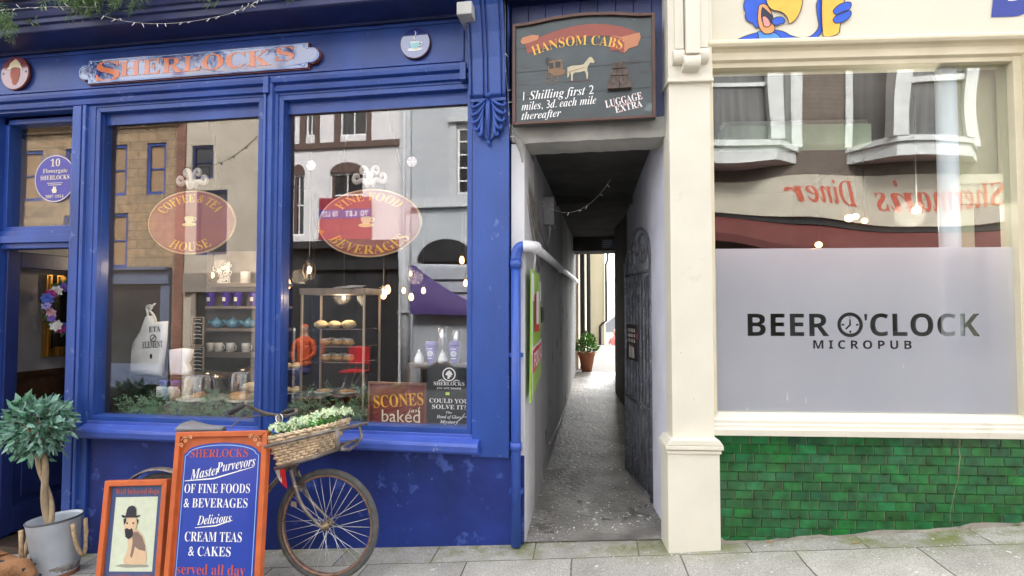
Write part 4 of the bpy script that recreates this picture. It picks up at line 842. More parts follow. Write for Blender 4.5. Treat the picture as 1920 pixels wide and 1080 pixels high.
mb = MB(); es_panel(mb, .03, .44, 1.55, 1.745, 0, .003, 1.56, 1.69); es_panel(mb, .02, .05, .92, 1.74, 0, .004); es_panel(mb, .12, .30, 1.35, 1.60, 1, .004); es_panel(mb, .16, .26, 1.40, 1.62, 0, .006)
es_panel(mb, .05, .48, 1.08, 1.235, 1, .005, 1.15, 1.28); es_panel(mb, .05, .46, 1.225, 1.25, 0, .004, 1.27, 1.295)
mb.build('panels', [M['white'], paint('sale_red', (.62,.03,.03)),], bd, recalc=False)
mb = MB(); v, f = glyphs('FOR SALE', 'sans'); x_0 = min(p[0] for p in v); x_1 = max(p[0] for p in v)
mb.add([(EX(.08+.36*(a-x_0)/(x_1-x_0))+.009, .08+.36*(a-x_0)/(x_1-x_0), 1.115+.075*(a-x_0)/(x_1-x_0)*.8+b*.14) for a, b in v], f)
mb.build('lettering', M['white_ltr'], bd, recalc=False)
mb = MB(); mb.tube([(-.47,.12,1.75),(-.46,.10,1.83),(-.46,.10,1.90)], .008, 6); mb.build('cable_tie', M['white_pipe'], es)

# ================================================================== BOARDS ON THE PAVEMENT
def frame_board(name, label, cat, x, y, lean, roll, W_, H_, fw):
    t = thing(name, label, cat, (x, y, ground(x)), (R(-lean), R(-roll), 0))
    mb = MB(); mb.box(-W_/2, W_/2, -.004, .012, .03, H_); mb.build('back_panel', M['orange'], t, local=True)
    mb = MB(); mb.frame(-W_/2, W_/2, 0, H_, fw, -.030, .0); fr = mb.build('frame', M['orange'], t, local=True, bevel=.004)
    mb = MB(); g = math.tan(R(lean)); mb.add([], []); mb.T = Matrix.Translation((0, .03, H_*.96)) @ Matrix.Rotation(R(1.0*lean), 4, 'X') 
    for s in (-1, 1): mb.box(s*(W_/2-.13)-.018, s*(W_/2-.13)+.018, -.012, .012, -H_*.93, 0)
    mb.box(-W_/2+.13, W_/2-.13, -.01, .01, -H_*.75, -H_*.69); mb.build('rear_leg_frame', M['orange'], t, local=True)
    return t
random.seed(5)
ab = frame_board('pavement_board', 'large orange framed board listing fine foods and cream teas beside the bicycle', 'pavement sign', -2.15, -.72, 8.7, 3, .585, .925, .03)
W_, H_ = .585, .925
def BP(x, y): return W_*((x-313-(1112-y)*.085)/178.-.5)*1.0, H_*(1112-y)/306.
mb = MB(); w2 = W_/2-.048; poly = [(-w2,.04),(w2,.04),(w2,.74)]+[(w2*math.cos(a), .74+.105*math.sin(a)) for a in [math.pi*i/18 for i in range(1, 18)]]+[(-w2,.74)]
poly = [(-w2,.045),(w2,.045),(w2,.80)]+[(w2*math.cos(a)*.92, .81+.05*math.sin(a)) for a in [math.pi*i/18 for i in range(0, 19)]]+[(-w2,.80)]
mb.flat(poly, -.0065); pn_ = mb.build('blue_panel', M['signblue'], ab, local=True)
cz = .46; inner = [(x*.955, cz+(z-cz)*.968) for x, z in poly]
mb = MB(); mb.stroke(inner, .005, -.008, closed=True); mb.build('lining', M['lblue_ltr'], pn_, local=True)
mr = MB(); mw = MB(); k = W_/178.
def L(mb, s, st, px, py, h, w, off=0.0, tilt=0.0, shear=0.0): c = BP(px, py); text(mb, s, st, c[0], c[1], h*k, w*k, -.009, 0, off=off, tilt=tilt, shear=shear)
L(mr, 'SHERLOCKS', 'serif', 419, 854, 14, 112, off=-.005); L(mr, 'served all day', 'serif', 401, 1062, 17, 128, off=-.007)
L(mw, 'Master', 'bold_italic', 392, 890, 17, 58, off=-.004, tilt=R(9), shear=.15); L(mw, 'Purveyors', 'bold_italic', 452, 876, 17, 76, off=-.004, tilt=R(9), shear=.15)
mw.stroke([BP(352,897), BP(408,893), BP(486,872)], [.004,.008,.003], -.009); mw.stroke([BP(372,981), BP(412,977), BP(444,967)], [.003,.007,.003], -.009)
L(mw, 'OF FINE FOODS', 'serif', 414, 919, 15.5, 126, off=-.007); L(mw, '& BEVERAGES', 'serif', 411, 945, 15.5, 122, off=-.007); L(mw, 'Delicious', 'bold_italic', 409, 973, 15, 66, off=-.004, tilt=R(5), shear=.15)
L(mw, 'CREAM TEAS', 'serif', 406, 1005, 16, 108, off=-.007); L(mw, '& CAKES', 'serif', 399, 1030, 15.5, 80, off=-.007)
mr.build('red_lettering', M['red_ltr'], pn_, local=True); mw.build('white_lettering', M['white_ltr'], pn_, local=True)
mb = MB()
for s in (-1, 1):
    for a, b, r in ((.225,.878,.024),(.245,.848,.018),(.19,.893,.015)): mb.stroke([(s*(a+r*math.exp(-t*.12)*math.cos(t*.6)), b+r*math.exp(-t*.12)*math.sin(t*.6)) for t in range(18)], .0035, -.0335 if False else -.0325)
mb.build('corner_scrolls', paint('peach', (.75,.42,.22)), ab, local=True)
sb = frame_board('small_pavement_board', 'small orange framed board with a painting of a dog in a bowler hat', 'pavement sign', -2.78, -.60, 9, 4, .432, .645, .034)
W_, H_ = .432, .645
def SP(x, y): return W_*((x-190-(1088-y)*.07)/117.-.5), H_*(1088-y)/190.
mb = MB(); mb.flat([(-.18,.035),(.18,.035),(.18,.61),(-.18,.61)], -.0065); p2 = mb.build('blue_panel', mat('faded_blue_panel', (.05,.085,.20), .5), sb, local=True)
mb = MB(); mb.flat([(-.145,.125),(.145,.125),(.145,.545),(-.145,.545)], -.0078, 0)
def D(pts, m, dy=0.0): mb.flat([(x*.29, .125+z*.42) for x, z in pts], -.009-dy, m)
D([(-.38,.07),(-.1,.05),(.4,.06),(.42,.085),(.1,.10),(-.25,.095)], 5)
D([(-.16,.10),(-.18,.16),(-.13,.24),(-.10,.33),(-.12,.42),(-.14,.52),(-.02,.56),(.1,.55),(.22,.48),(.30,.36),(.33,.26),(.36,.17),(.33,.10),(.1,.09)], 1, .001)
D([(-.02,.52),(.1,.53),(.21,.46),(.30,.34),(.31,.27),(.16,.29),(.06,.33),(.04,.24),(.01,.18),(-.03,.20),(.0,.36)], 2, .0016)
D([(-.24,.60),(-.22,.66),(-.16,.73),(.02,.73),(.07,.66),(.06,.58),(.0,.50),(-.13,.48),(-.21,.53)], 1, .002); D([(-.21,.56),(-.16,.58),(-.1,.56),(-.04,.58),(.0,.52),(-.02,.46),(-.1,.43),(-.18,.46)], 3, .0026)
D([(-.26,.70),(-.24,.62),(-.19,.66),(-.2,.72)], 3, .0028); D([(.05,.71),(.08,.62),(.1,.68)], 3, .0028)
for x in (-.16,-.02): mb.flat([(x*.29+a, .125+.645*.42+b) for a, b in circ(0,0,.006,n=10)], -.0125, 3)
D([(-.32,.745),(-.28,.72),(.06,.72),(.14,.745),(.12,.755),(.03,.745),(.02,.83),(-.02,.87),(-.08,.885),(-.16,.87),(-.20,.83),(-.22,.745),(-.30,.76)], 3, .003)
mb.build('dog_painting', [paint('pale_ground', (.60,.66,.50)), paint('dog_fawn', (.66,.47,.29)), paint('dog_jacket', (.22,.15,.12)), paint('ink', (.02,.02,.03)), M['white_ltr'], paint('floor_shadow_paint', (.30,.30,.24))], p2, local=True)
mb = MB(); text(mb, 'Well behaved dogs', 'serif', 0, .562, .032, .30, -.009, off=-.006); text(mb, 'ALLOWED ON THE', 'serif', 0, .083, .026, .28, -.009, off=-.006); text(mb, 'GROUND FLOOR', 'serif', 0, .045, .026, .28, -.009, off=-.006); mb.build('lettering', paint('dull_red_lettering', (.48,.10,.05)), p2, local=True)

# ================================================================== BICYCLE
bk = thing('delivery_bicycle', 'old rusty delivery bicycle leaning against the blue shop wall', 'bicycle', (-2.2, -.45, ground(-2.2)))
def wheel(cx, cy, R_, lab=None):
    zc = ground(cx)+R_; base = Matrix.Translation((cx, cy, zc)) @ Matrix.Rotation(R(-4), 4, 'X') @ Matrix.Rotation(math.pi/2, 4, 'X')
    def ring(r, t, n=56, m=9): return [(r*math.cos(2*math.pi*i/n), r*math.sin(2*math.pi*i/n), 0) for i in range(n)]
    mb = MB(); mb.T = base; mb.tube(ring(R_-.020, 0), .020, 10, closed=True); w_ = mb.build('wheel', M['tyre'], bk)
    mb = MB(); mb.T = base; pr = [(R_-.046,-.013),(R_-.040,-.015),(R_-.034,-.016),(R_-.034,.016),(R_-.040,.015),(R_-.046,.013),(R_-.049,.0)]
    mb.lathe(pr+[pr[0]], n=56, cap=False); mb.build('rim', M['rim'], w_)
    mb = MB(); mb.T = base
    for i in range(32):
        a = 2*math.pi*i/32; s = 1 if i % 2 else -1; q = a + (.9 if (i//2) % 2 else -.9)*1.0
        mb.tube([(.022*math.cos(q), .022*math.sin(q), s*.028), ((R_-.045)*math.cos(a), (R_-.045)*math.sin(a), s*.004)], .0013, 5)
    mb.build('spokes', M['spoke'], w_)
    mb = MB(); mb.T = base; mb.lathe([(.008,-.06),(.014,-.058),(.014,-.04),(.026,-.034),(.026,-.026),(.015,-.02),(.015,.02),(.026,.026),(.026,.034),(.014,.04),(.014,.058),(.008,.06)], n=14); mb.build('hub', mat('greasy_hub', (.22,.16,.10), .45, .7, var=.4), w_)
    return zc
FX, FY, RW = -1.617, -.45, .318
zf = wheel(FX, FY, RW); RX = -2.79; zr = wheel(RX, -.36, RW)
mb = MB()
def P3(x, y, Y): return at(x, y, Y)
for s, q in ((-1, (602,986)), (1, (612,980))):
    Y = FY+s*.055; pts = [Vector((FX, Y, zf)), P3(569 if s < 0 else 582, 957 if s < 0 else 942, Y), P3(555 if s < 0 else 569, 921 if s < 0 else 915, Y), P3(545 if s < 0 else 558, 880 if s < 0 else 882, Y)]
    mb.tube(bez([pts[0], pts[0]*.5+pts[1]*.5, pts[1], pts[1]*.4+pts[2]*.6, pts[2]*.6+pts[3]*.4, pts[3]-(pts[3]-pts[2])*.2, pts[3]], 8), [.009]*4+[.0115]*13, 8)
mb.box(*[v for v in ()]) if False else None
fk = mb.build('fork', M['steel'], bk)
mb = MB(); a = P3(557, 921, FY-.03); mb.tube([P3(553,912,FY-.07), P3(573,912,FY+.07)], .006, 6); mb.cbox(P3(566,916,FY-.02), .03, .05, .018); mb.cbox(P3(551,945,FY-.06), .035, .006, .03); mb.build('brake', mat('tarnished_metal', (.35,.30,.27), .4, .8, var=.3), fk)
stem_t = P3(520, 779, -.45); crown = P3(551, 884, FY)
bb = Vector((-2.36, -.42, .02)); seat = P3(385, 806, -.40)
mb = MB(); mb.tube([crown+Vector((.01,0,-.03)), crown*.35+stem_t*.65], .019, 10); mb.tube([crown*.35+stem_t*.65, stem_t], .012, 8)
mb.tube([crown*.55+stem_t*.45, seat*.82+bb*.18], .014, 8); mb.tube([crown*.85+stem_t*.15, bb], .015, 8); mb.tube([bb, seat], .014, 8)
for s in (-.05, .05): mb.tube([bb+Vector((0,s,0)), (RX,-.36+s,zr)], .010, 8); mb.tube([seat*.85+bb*.15+Vector((0,s*.5,0)), (RX,-.36+s,zr)], .009, 8)
mb.build('frame', M['steel'], bk)
mb = MB(); n = 18; v = []; f = []
for i in range(n+1):
    a = R(20)+R(165)*i/n
    for j in range(7):
        b = -1+2*j/6; r = RW+.028+.012*(1-b*b); v.append((RX+r*math.cos(a), -.36+b*.032, zr+r*math.sin(a)))
for i in range(n):
    for j in range(6): q = i*7+j; f.append((q, q+1, q+8, q+7))
mb.add(v, f, smooth=True); o = mb.build('mudguard', M['steel'], bk); sd = o.modifiers.new('thick', 'SOLIDIFY'); sd.thickness = .003
mb = MB(); v = []; f = []
for i in range(9):
    t = i/8; wd = .025+.075*t**1.3; cx_ = seat.x+.13-.26*t; zz = seat.z+.03+.018*t
    for j in range(7): b = -1+2*j/6; v.append((cx_, seat.y+b*wd, zz-.028*abs(b)**3-.012*math.sin(math.pi*t)*(1-abs(b))))
for i in range(8):
    for j in range(6): q = i*7+j; f.append((q, q+1, q+8, q+7))
mb.add(v, f, smooth=True); o = mb.build('saddle', mat('worn_grey_saddle', (.20,.20,.215), .45, var=.2), bk); sd = o.modifiers.new('thick', 'SOLIDIFY'); sd.thickness = .02
mb = MB(); nb, fb = P3(460,757,-.70), P3(556,770,-.20)
mb.tube(bez([P3(436,771,-.72), P3(448,763,-.71), nb, nb, P3(475,765,-.64), P3(485,776,-.56), stem_t, P3(540,781,-.36), P3(556,778,-.25), fb, P3(556,766,-.19), P3(546,768,-.19), P3(534,772,-.2)], 7), .0105, 8)
mb.tube(bez([P3(432,802,-.66), P3(440,796,-.66), P3(448,786,-.66), P3(456,784,-.66), P3(470,780,-.6), P3(485,779,-.55), P3(505,779,-.48)], 6), .004, 6)
hb_ = mb.build('handlebar', M['steel'], bk)
for pts in ([P3(430,775,-.725), P3(446,765,-.715), P3(459,757,-.705)], [P3(529,776,-.2), P3(541,770,-.19), P3(553,767,-.19)]): MB().tube(pts, [.016,.018,.016], 10).build('grip', M['rubber'], hb_)
mb = MB(); mb.tube(bez([P3(522,777,-.5), P3(528,773,-.52), P3(535,784,-.52), P3(525,796,-.52), P3(516,790,-.52), P3(515,782,-.52), P3(520,778,-.5)], 6), .003, 5); mb.build('bell_bracket', M['chrome'], hb_)
# carrier rack
mb = MB(); A, B, Cc = P3(496,838,-.63), P3(626,807,-.63), P3(688,794,-.24); Dd = A+(Cc-B)
mb.tube([A, A*.5+B*.5, B-(B-A).normalized()*.03, B+(Cc-B).normalized()*.02, Cc*.7+B*.3, Cc, Dd], .0105, 8)
a_, b_, c_ = P3(515,879,-.58), P3(590,857,-.58), P3(637,842,-.56)
mb.tube([a_, b_, c_-Vector((.01,0,.0)), P3(634,834,-.62), P3(632,808,-.63)], .011, 8); mb.tube([c_, P3(655,843,-.45), P3(668,834,-.32), P3(678,820,-.27), P3(674,797,-.26)], .010, 8)
off = Vector((0, .27, 0)); mb.tube([a_+off, b_+off, c_+off*.8], .010, 8)
for t in (0.05, .5, .95): mb.tube([a_*(1-t)+c_*t, a_*(1-t)+c_*t+off], .008, 6)
mb.tube([a_*.7+b_*.3+off*.5, crown+Vector((0,0,.02))], .016, 8)
mb.build('carrier_rack', M['steel'], bk)
rb = thing('red_pennant', 'small red and white ribbon tied under the basket', 'ribbon', P3(525, 880, -.52))
def ribbon(px, Y): 
    mb = MB(); q = [P3(x, y, Y+.01*math.sin(i*2)) for i, (x, y) in enumerate(px)]; mb.add(q, [tuple(range(len(q)))]); return mb
for nm, pts, m_ in (('red_ribbon', [(524,880),(534,879),(536,900),(538,916),(526,906)], paint('ribbon_scarlet', (.65,.02,.02), .6)), ('white_ribbon', [(516,882),(526,880),(529,905),(524,900),(518,888)], M['white'])):
    o = ribbon(pts, -.535 if nm == 'red_ribbon' else -.525).build(nm, m_, rb); sd = o.modifiers.new('thick', 'SOLIDIFY'); sd.thickness = .002
# wicker basket: real weave round stakes
random.seed(11)
tA, tB, tC = P3(500,821,-.605), P3(616,797,-.605), P3(657,785,-.30); tD = tA+(tC-tB)
ba, bb2 = P3(522,872,-.56), P3(592,853,-.56); bc = bb2+(tC-tB)*.72; bd2 = ba+(tC-tB)*.72
wk = thing('wicker_basket', 'tapered woven wicker basket held in the bicycle carrier', 'basket', (ba+bc)/2)
def loop(t):
    c4 = [ba*(1-t)+tA*t, bb2*(1-t)+tB*t, bc*(1-t)+tC*t, bd2*(1-t)+tD*t]; out = []
    for i in range(4):
        p, q = c4[i], c4[(i+1) % 4]; n = 30 if i % 2 == 0 else 18
        for j in range(n): out.append(p*(1-j/n)+q*(j/n))
    return out
cen = (ba+bc)/2
mb = MB(); NR = 10
for r in range(NR):
    t = (r+.5)/NR; lp = loop(t); n = len(lp); c0 = sum(lp, Vector())/n; pts = []
    for i, p in enumerate(lp):
        o_ = (p-c0); o_.z = 0; o_.normalize(); pts.append(p+o_*(.0055*math.cos(math.pi*(i/3+r)))+Vector((0,0,random.uniform(-.0012,.0012))))
    mb.tube(pts, .0085, 6, closed=True)
for t in (.99, .02):
    lp = loop(t); n = len(lp)
    for ph in (0, math.pi):
        mb.tube([p+Vector((0, .006*math.cos(i*1.1+ph), .006*math.sin(i*1.1+ph))) for i, p in enumerate(lp)], .006, 6, closed=True)
mb.build('weave', mat('wicker_cane', (.66,.50,.33), .6, var=.4, scale=30, bump=.3, bscale=80), wk)
mb = MB(); l0, l1 = loop(0), loop(1)
for i in range(0, len(l0), 3): mb.tube([l0[i], l1[i]], .0045, 5)
mb.build('stakes', mat('wicker_stake', (.36,.25,.15), .65, var=.3), wk)
mb = MB(); i4 = [ba, bb2, bc, bd2]; mb.add(i4+[p+Vector((0,0,.008)) for p in i4], [(3,2,1,0),(4,5,6,7),(0,1,5,4),(1,2,6,5),(2,3,7,6),(3,0,4,7)])
t4 = [tA*.9+ba*.1, tB*.9+bb2*.1, tC*.9+bc*.1, tD*.9+bd2*.1]; c_t = sum(t4, Vector())/4; c_b = sum(i4, Vector())/4
inn_t = [c_t+(p-c_t)*.955 for p in t4]; inn_b = [c_b+(p-c_b)*.93 for p in i4]; mb.add(inn_b+inn_t, [(0,1,5,4),(1,2,6,5),(2,3,7,6),(3,0,4,7)])
mb.build('lining', mat('basket_inside', (.16,.11,.07), .9), wk)
fl_ = thing('flower_arrangement', 'pale green and white hydrangea blooms filling the bicycle basket', 'flowers', c_t)
ml = MB(); mf = MB(); random.seed(4)
for i in range(420):
    a, b = random.random(), random.random(); p = (t4[0]*(1-a)+t4[1]*a)*(1-b)+(t4[3]*(1-a)+t4[2]*a)*b; p.z += random.uniform(-.04,.045)+.02*math.sin(a*9)
    d = (rv()+Vector((0,-.3,.7))).normalized(); g = random.random(); leaf(ml, p, d, rv(), random.uniform(.025,.05), random.uniform(.012,.022), 0, (random.uniform(.7,1.4),random.uniform(.75,1.3),random.uniform(.6,1.2),1))
for k in range(16):
    a, b = (k % 8+.5)/8+random.uniform(-.05,.05), .2+.6*(k//8)+random.uniform(-.1,.1); p = (t4[0]*(1-a)+t4[1]*a)*(1-b)+(t4[3]*(1-a)+t4[2]*a)*b; p.z += .035+.025*a+random.uniform(-.01,.012)
    for i in range(62):
        d = rv(); d.z = abs(d.z)*.9; q = p+d*random.uniform(.03,.047)
        s_ = rv(); 
        for m_ in range(2): leaf(mf, q, (s_ if m_ else d.cross(s_))+d*.4, d, .017, .014, 0, (random.uniform(.8,1.05),random.uniform(.92,1.08),random.uniform(.7,1.0),1))
ml.build('leaves', mat('basket_leaf_green', (.10,.28,.06), .6, var=.2, tint=True), fl_, recalc=False); mf.build('petals', mat('hydrangea_petal', (.70,.76,.58), .7, var=.08, tint=True), fl_, recalc=False)

# ================================================================== TREE, BUCKET, DOG
random.seed(21)
bx, by = -3.575, -.33; bz = ground(bx)
bu = thing('bucket', 'dented galvanised bucket with rope handles standing by the door', 'bucket', (bx, by, bz), (R(0), R(-5), 0))
mb = MB(); mb.lathe([(.108,.0),(.114,.0),(.119,.03),(.122,.04),(.153,.355),(.158,.362),(.158,.37),(.151,.372),(.148,.35),(.116,.03),(.0,.03)], n=40, cap=False); mb.build('body', mat('galvanised_steel', (.48,.53,.59), .42, metal=.12, var=.18, scale=5, bump=.12, bscale=10, wear=[((.30,.32,.34),.68,7)]), bu, local=True)
mb = MB(); mb.lathe([(.115,-.001),(.120,.028),(.1215,.028),(.117,-.001)], n=40, cap=False); mb.build('rusty_foot', mat('rust_band', (.22,.09,.05), .8, var=.4), bu, local=True)
mb = MB(); mb.lathe([(.157,.360),(.1595,.366),(.157,.373),(.152,.374)], n=40, cap=False); mb.build('rim', mat('dark_rim', (.05,.055,.06), .5), bu, local=True)
rope = mat('rope', (.46,.33,.20), .9, var=.3, scale=40, bump=.6, bscale=90)
for an, L0 in ((R(-152), .20), (R(8), .22)):
    mb = MB(); c, s = math.cos(an), math.sin(an); pts = []
    for i in range(15):
        t = i/14; th = math.pi*t; rr = .162+.018*math.sin(th)
        ww = (t-.5)*.11; px_ = (rr*c-s*ww, rr*s+c*ww); pts.append((px_[0], px_[1], .335-L0*math.sin(th)**.6 if 0 < t < 1 else .335))
    mb.tube(pts, .013, 8); mb.tube([(p[0]*1.01+.006*math.cos(i*2), p[1]*1.01+.006*math.sin(i*2), p[2]) for i, p in enumerate(pts)], .010, 6); mb.build('rope_handle', rope, bu, local=True)
mb = MB()
def onb(s, zc_, h, wd, a0):
    v, f = glyphs(s, 'serif', -.006); x_0 = min(p[0] for p in v); x_1 = max(p[0] for p in v); out = []
    for a, b in v: an = a0+wd*((a-x_0)/(x_1-x_0)-.5); z = zc_+b*h; rr = .1195+(.153-.1195)*(z-.03)/.325+.0022; out.append((rr*math.cos(an), rr*math.sin(an), z))
    mb.add(out, f)
tr_root = thing('topiary_tree', 'ball topped artificial bay tree with twisted trunk in the galvanised bucket', 'tree', (bx-.01, by, bz+.04))
MB().lathe([(.0,.0),(.118,.0),(.123,.035),(.120,.05),(.0,.06)], (bx, by, bz+.045), 24, cap=False).build('soil', mat('gravel_soil', (.30,.29,.27), .95, var=.4, scale=40, bump=.8), tr_root)
tb, tt = Vector((bx-.02, by, bz+.09)), Vector((-3.745, by, .60))
def twist(ph, r, rad):
    pts = []
    for i in range(26):
        t = i/25; p = tb*(1-t)+tt*t; a = ph+t*8.5; pts.append(p+Vector((r*math.cos(a), r*math.sin(a), 0)))
    return pts, [rad*(1-.25*i/25) for i in range(26)]
mb = MB()
for ph, r, rad in ((0,.015,.024),(math.pi,.020,.018)): p, r_ = twist(ph, r, rad); mb.tube(p, r_, 9)
for k in range(9):
    d = (rv()+Vector((0,0,.8))).normalized(); mb.tube([tt-Vector((0,0,.03)), tt+d*.09+Vector((0,0,.03)), Vector((-3.765,by,.72))+d*.15], [.012,.008,.004], 6)
mb.build('trunk', mat('twisted_bark', (.34,.26,.16), .9, var=.45, scale=14, bump=.8, bscale=40, stretch=(1,1,.3)), tr_root)
mb = MB(); c0 = Vector((-3.765, by, .725)); K = 1050
for i in range(K):
    d = rv(); rr = .178*random.uniform(.25,1.0)**.5*(1+.10*math.sin(d.x*7+d.z*5)); p = c0+Vector((d.x*rr, d.y*rr, d.z*rr*.95))
    if d.z < -.55 and random.random() < .35: p.z -= random.uniform(0, .07)
    ld = (d*.8+rv()*.7+Vector((0,0,-.12))).normalized(); q = random.random()**1.5; t = random.uniform(.6,1.5)
    col = (t*(.75+1.6*q), t*(.85+.8*q), t*(.75+1.5*q), 1)  # random leaf tones; the palest also paint highlights onto the crown
    leaf(mb, p, ld, rv(), random.uniform(.05,.095), random.uniform(.024,.040), 0, col)
mb.build('crown', mat('bay_leaf', (.10,.235,.15), .34, var=.25, scale=20, tint=True), tr_root, recalc=False)
# dog ornament, cropped by the corner of the picture
dg = thing('dog_figure', 'brown and white lying dog figure in front of the galvanised bucket', 'dog ornament', (-3.68, -.56, ground(-3.68)))
gz0 = ground(-3.68)
me = bpy.data.meshes.new('dog_body'); V = [(-4.10,-.50,.085,.075),(-3.98,-.52,.10,.095),(-3.84,-.54,.115,.10),(-3.72,-.555,.13,.085),(-3.63,-.565,.155,.055),(-3.575,-.57,.165,.062),(-3.53,-.575,.150,.050),(-3.485,-.58,.125,.032),(-3.455,-.582,.118,.026)]
ed = [(i, i+1) for i in range(8)]
def addb(lst, fr):
    for i, q in enumerate(lst): V.append(q); ed.append((fr if i == 0 else len(V)-2, len(V)-1))
addb([(-3.72,-.63,.08,.04),(-3.70,-.66,.035,.034),(-3.58,-.67,.03,.028),(-3.50,-.67,.028,.028)], 3); addb([(-3.72,-.49,.08,.04),(-3.70,-.46,.035,.034),(-3.58,-.455,.03,.028),(-3.50,-.455,.028,.028)], 3)
addb([(-4.02,-.62,.07,.06),(-3.92,-.66,.045,.04),(-3.84,-.67,.03,.03)], 1); addb([(-4.18,-.45,.06,.025),(-4.22,-.36,.03,.018)], 0)
me.from_pydata([(x, y, gz0+z) for x, y, z, r in V], ed, []); me.validate()
o = bpy.data.objects.new('body', me); COL.objects.link(o); o.parent = dg; MAT[o.name] = MAT[dg.name]
inv = MAT[dg.name].inverted()
for v_ in me.vertices: v_.co = inv @ v_.co
sk = o.modifiers.new('skin', 'SKIN'); 
for i, q in enumerate(V): me.skin_vertices[0].data[i].radius = (q[3], q[3])
me.skin_vertices[0].data[2].use_root = True; sk.use_smooth_shade = True
ss = o.modifiers.new('sub', 'SUBSURF'); ss.levels = 2; ss.render_levels = 2
fur = mat('dog_fur', (.27,.125,.05), .8, var=.35, scale=9, bump=.7, bscale=60, wear=[((.55,.45,.34),.60,5.0),((.03,.022,.02),.66,3.1)]); me.materials.append(fur)
for s in (-1, 1):
    mb = MB(); y_ = -.567+s*.05; mb.add([(-3.60,y_,gz0+.20),(-3.555,y_,gz0+.205),(-3.575,y_+s*.035,gz0+.13),(-3.585,y_+s*.012,gz0+.19)], [(0,1,2),(0,2,3),(1,3,2),(0,3,1)]); mb.build('ear', mat('ear_fur', (.17,.075,.035), .8), dg, subsurf=1)
    MB().ell((-3.512, -.575+s*.036, gz0+.172), .009, .009, .009).build('eye', M['rubber'], dg)
MB().ell((-3.432, -.583, gz0+.128), .014, .017, .013).build('nose', M['rubber'], dg)
mb = MB(); mb.tube([Vector((-4.0+.42*t, -.545-.06*t+.02*math.sin(9*t), gz0+.205+.02*math.sin(t*5))) for t in [i/24 for i in range(25)]], .008, 6); mb.build('lead', M['rubber'], dg)

# ================================================================== IN THE ALLEY
def alley_pt(px, py, x):                   # the point of the plane x = const seen at a pixel
    d = FW*F_PX + RT*(px-960) + UP*(540-py); return CAM + d*((x-CAM.x)/d.x)
dp = thing('downpipe', 'blue and white plastic downpipe turning into the alley at the shop corner', 'drainpipe', (-.565, -.05, .05))
mb = MB(); p0 = Vector((-.562,-.055,.03)); p1 = Vector((-.562,-.055,1.80)); mb.tube([p0, p1], .031, 14); 
for z in (.62, 1.76): mb.tube([(-.562,-.055,z), (-.562,-.055,z+.05)], .037, 14)
for z in (.35, 1.2): mb.box(-.602, -.522, -.06, .0, z, z+.025)
mb.tube(bez([p1, (-.562,-.055,1.86), (-.555,-.055,1.895), (-.515,-.045,1.90)], 8), .034, 14)
mb.build('lower_pipe', mat('blue_painted_plastic', (.035,.09,.40), .35, var=.1, wear=[((.4,.45,.6),.72,12)]), dp)
e0 = Vector((-.50,-.045,1.90)); far = alley_pt(1082, 528, -.46)
mb = MB(); mb.tube(bez([(-.515,-.045,1.90), e0, (-.455,-.04,1.90), (-.45,.04,1.90)], 8), .036, 14); mb.tube([(-.45,.03,1.90), (-.45,.12,1.90)], .039, 14); mb.tube([(-.45,.10,1.90), far], .030, 14); mb.tube([(-.45,2.1,1.9+.0), (-.45,2.2,1.9)], .035, 12)
mb.build('upper_pipe', M['white_pipe'], dp)
# gate folded back against the right wall
g0, g1 = Vector((.315,.56,0)), Vector((.165,1.32,0)); gd = (g1-g0).normalized(); gn = Vector((-gd.y, gd.x, 0))
gt = thing('iron_gate', 'weathered iron gate with scrolls, swung open into the alley', 'gate', (g0.x, g0.y, .1))
zb_, zt_ = .16, 1.78
def GP(t, z, o=0.0): return g0+gd*t+gn*o+Vector((0,0,z))
Lg = (g1-g0).length
mb = MB()
for t in (0, Lg): mb.tube([GP(t,zb_-.02), GP(t,zt_+.12)], .017, 8)
for z in (zb_, .78, zt_): mb.tube([GP(0,z), GP(Lg,z)], .012, 6)
gf = mb.build('gate_frame', M['iron'], gt)
mb = MB()
for i in range(1, 8): t = Lg*i/8; mb.tube([GP(t,zb_), GP(t,zt_-.04*math.sin(i))], .010, 6)
for i in range(8): t = Lg*(i+.5)/8; mb.tube([GP(t,zb_), GP(t,.80)], .006, 6)
mb.build('bars', M['iron'], gt)
mb = MB()
def spiral(c, r, s, turns=1.6, rad=.011):
    mb.tube([GP(c[0]+s*r*(1-i/44)*math.cos(turns*2*math.pi*i/40), c[1]+r*(1-i/44)*math.sin(turns*2*math.pi*i/40)) for i in range(41)], rad, 6)
spiral((.22,zt_+.16), .15, 1); spiral((.52,zt_+.14), .13, -1); spiral((.36,zt_-.16), .10, 1); spiral((.58,zt_-.14), .09, -1)
mb.tube(bez([GP(0,zt_+.12), GP(.15,zt_+.42), GP(.5,zt_+.42), GP(Lg,zt_+.10)], 14), .013, 6); mb.build('scrollwork', M['iron'], gt)
mb = MB(); mb.add([GP(.30,1.10,.02), GP(.62,1.10,.02), GP(.62,1.38,.02), GP(.30,1.38,.02), GP(.30,1.10,.03), GP(.62,1.10,.03), GP(.62,1.38,.03), GP(.30,1.38,.03)], [(0,3,2,1),(4,5,6,7),(0,1,5,4),(1,2,6,5),(2,3,7,6),(3,0,4,7)])
gp = mb.build('notice', mat('dark_notice', (.035,.02,.018), .5, wear=[((.28,.05,.03),.58,9)]), gt)
mb = MB()
random.seed(12)
for r_ in range(3):
    for k in range(5): a_ = .34+.052*k; z = 1.335-.04*r_; q = random.uniform(.6,1); mb.add([GP(a_,z-.012,.0325), GP(a_+.036*q,z-.014,.0325), GP(a_+.034*q,z+.012,.0325), GP(a_+.006,z+.015,.0325)], [(0,1,2,3)])
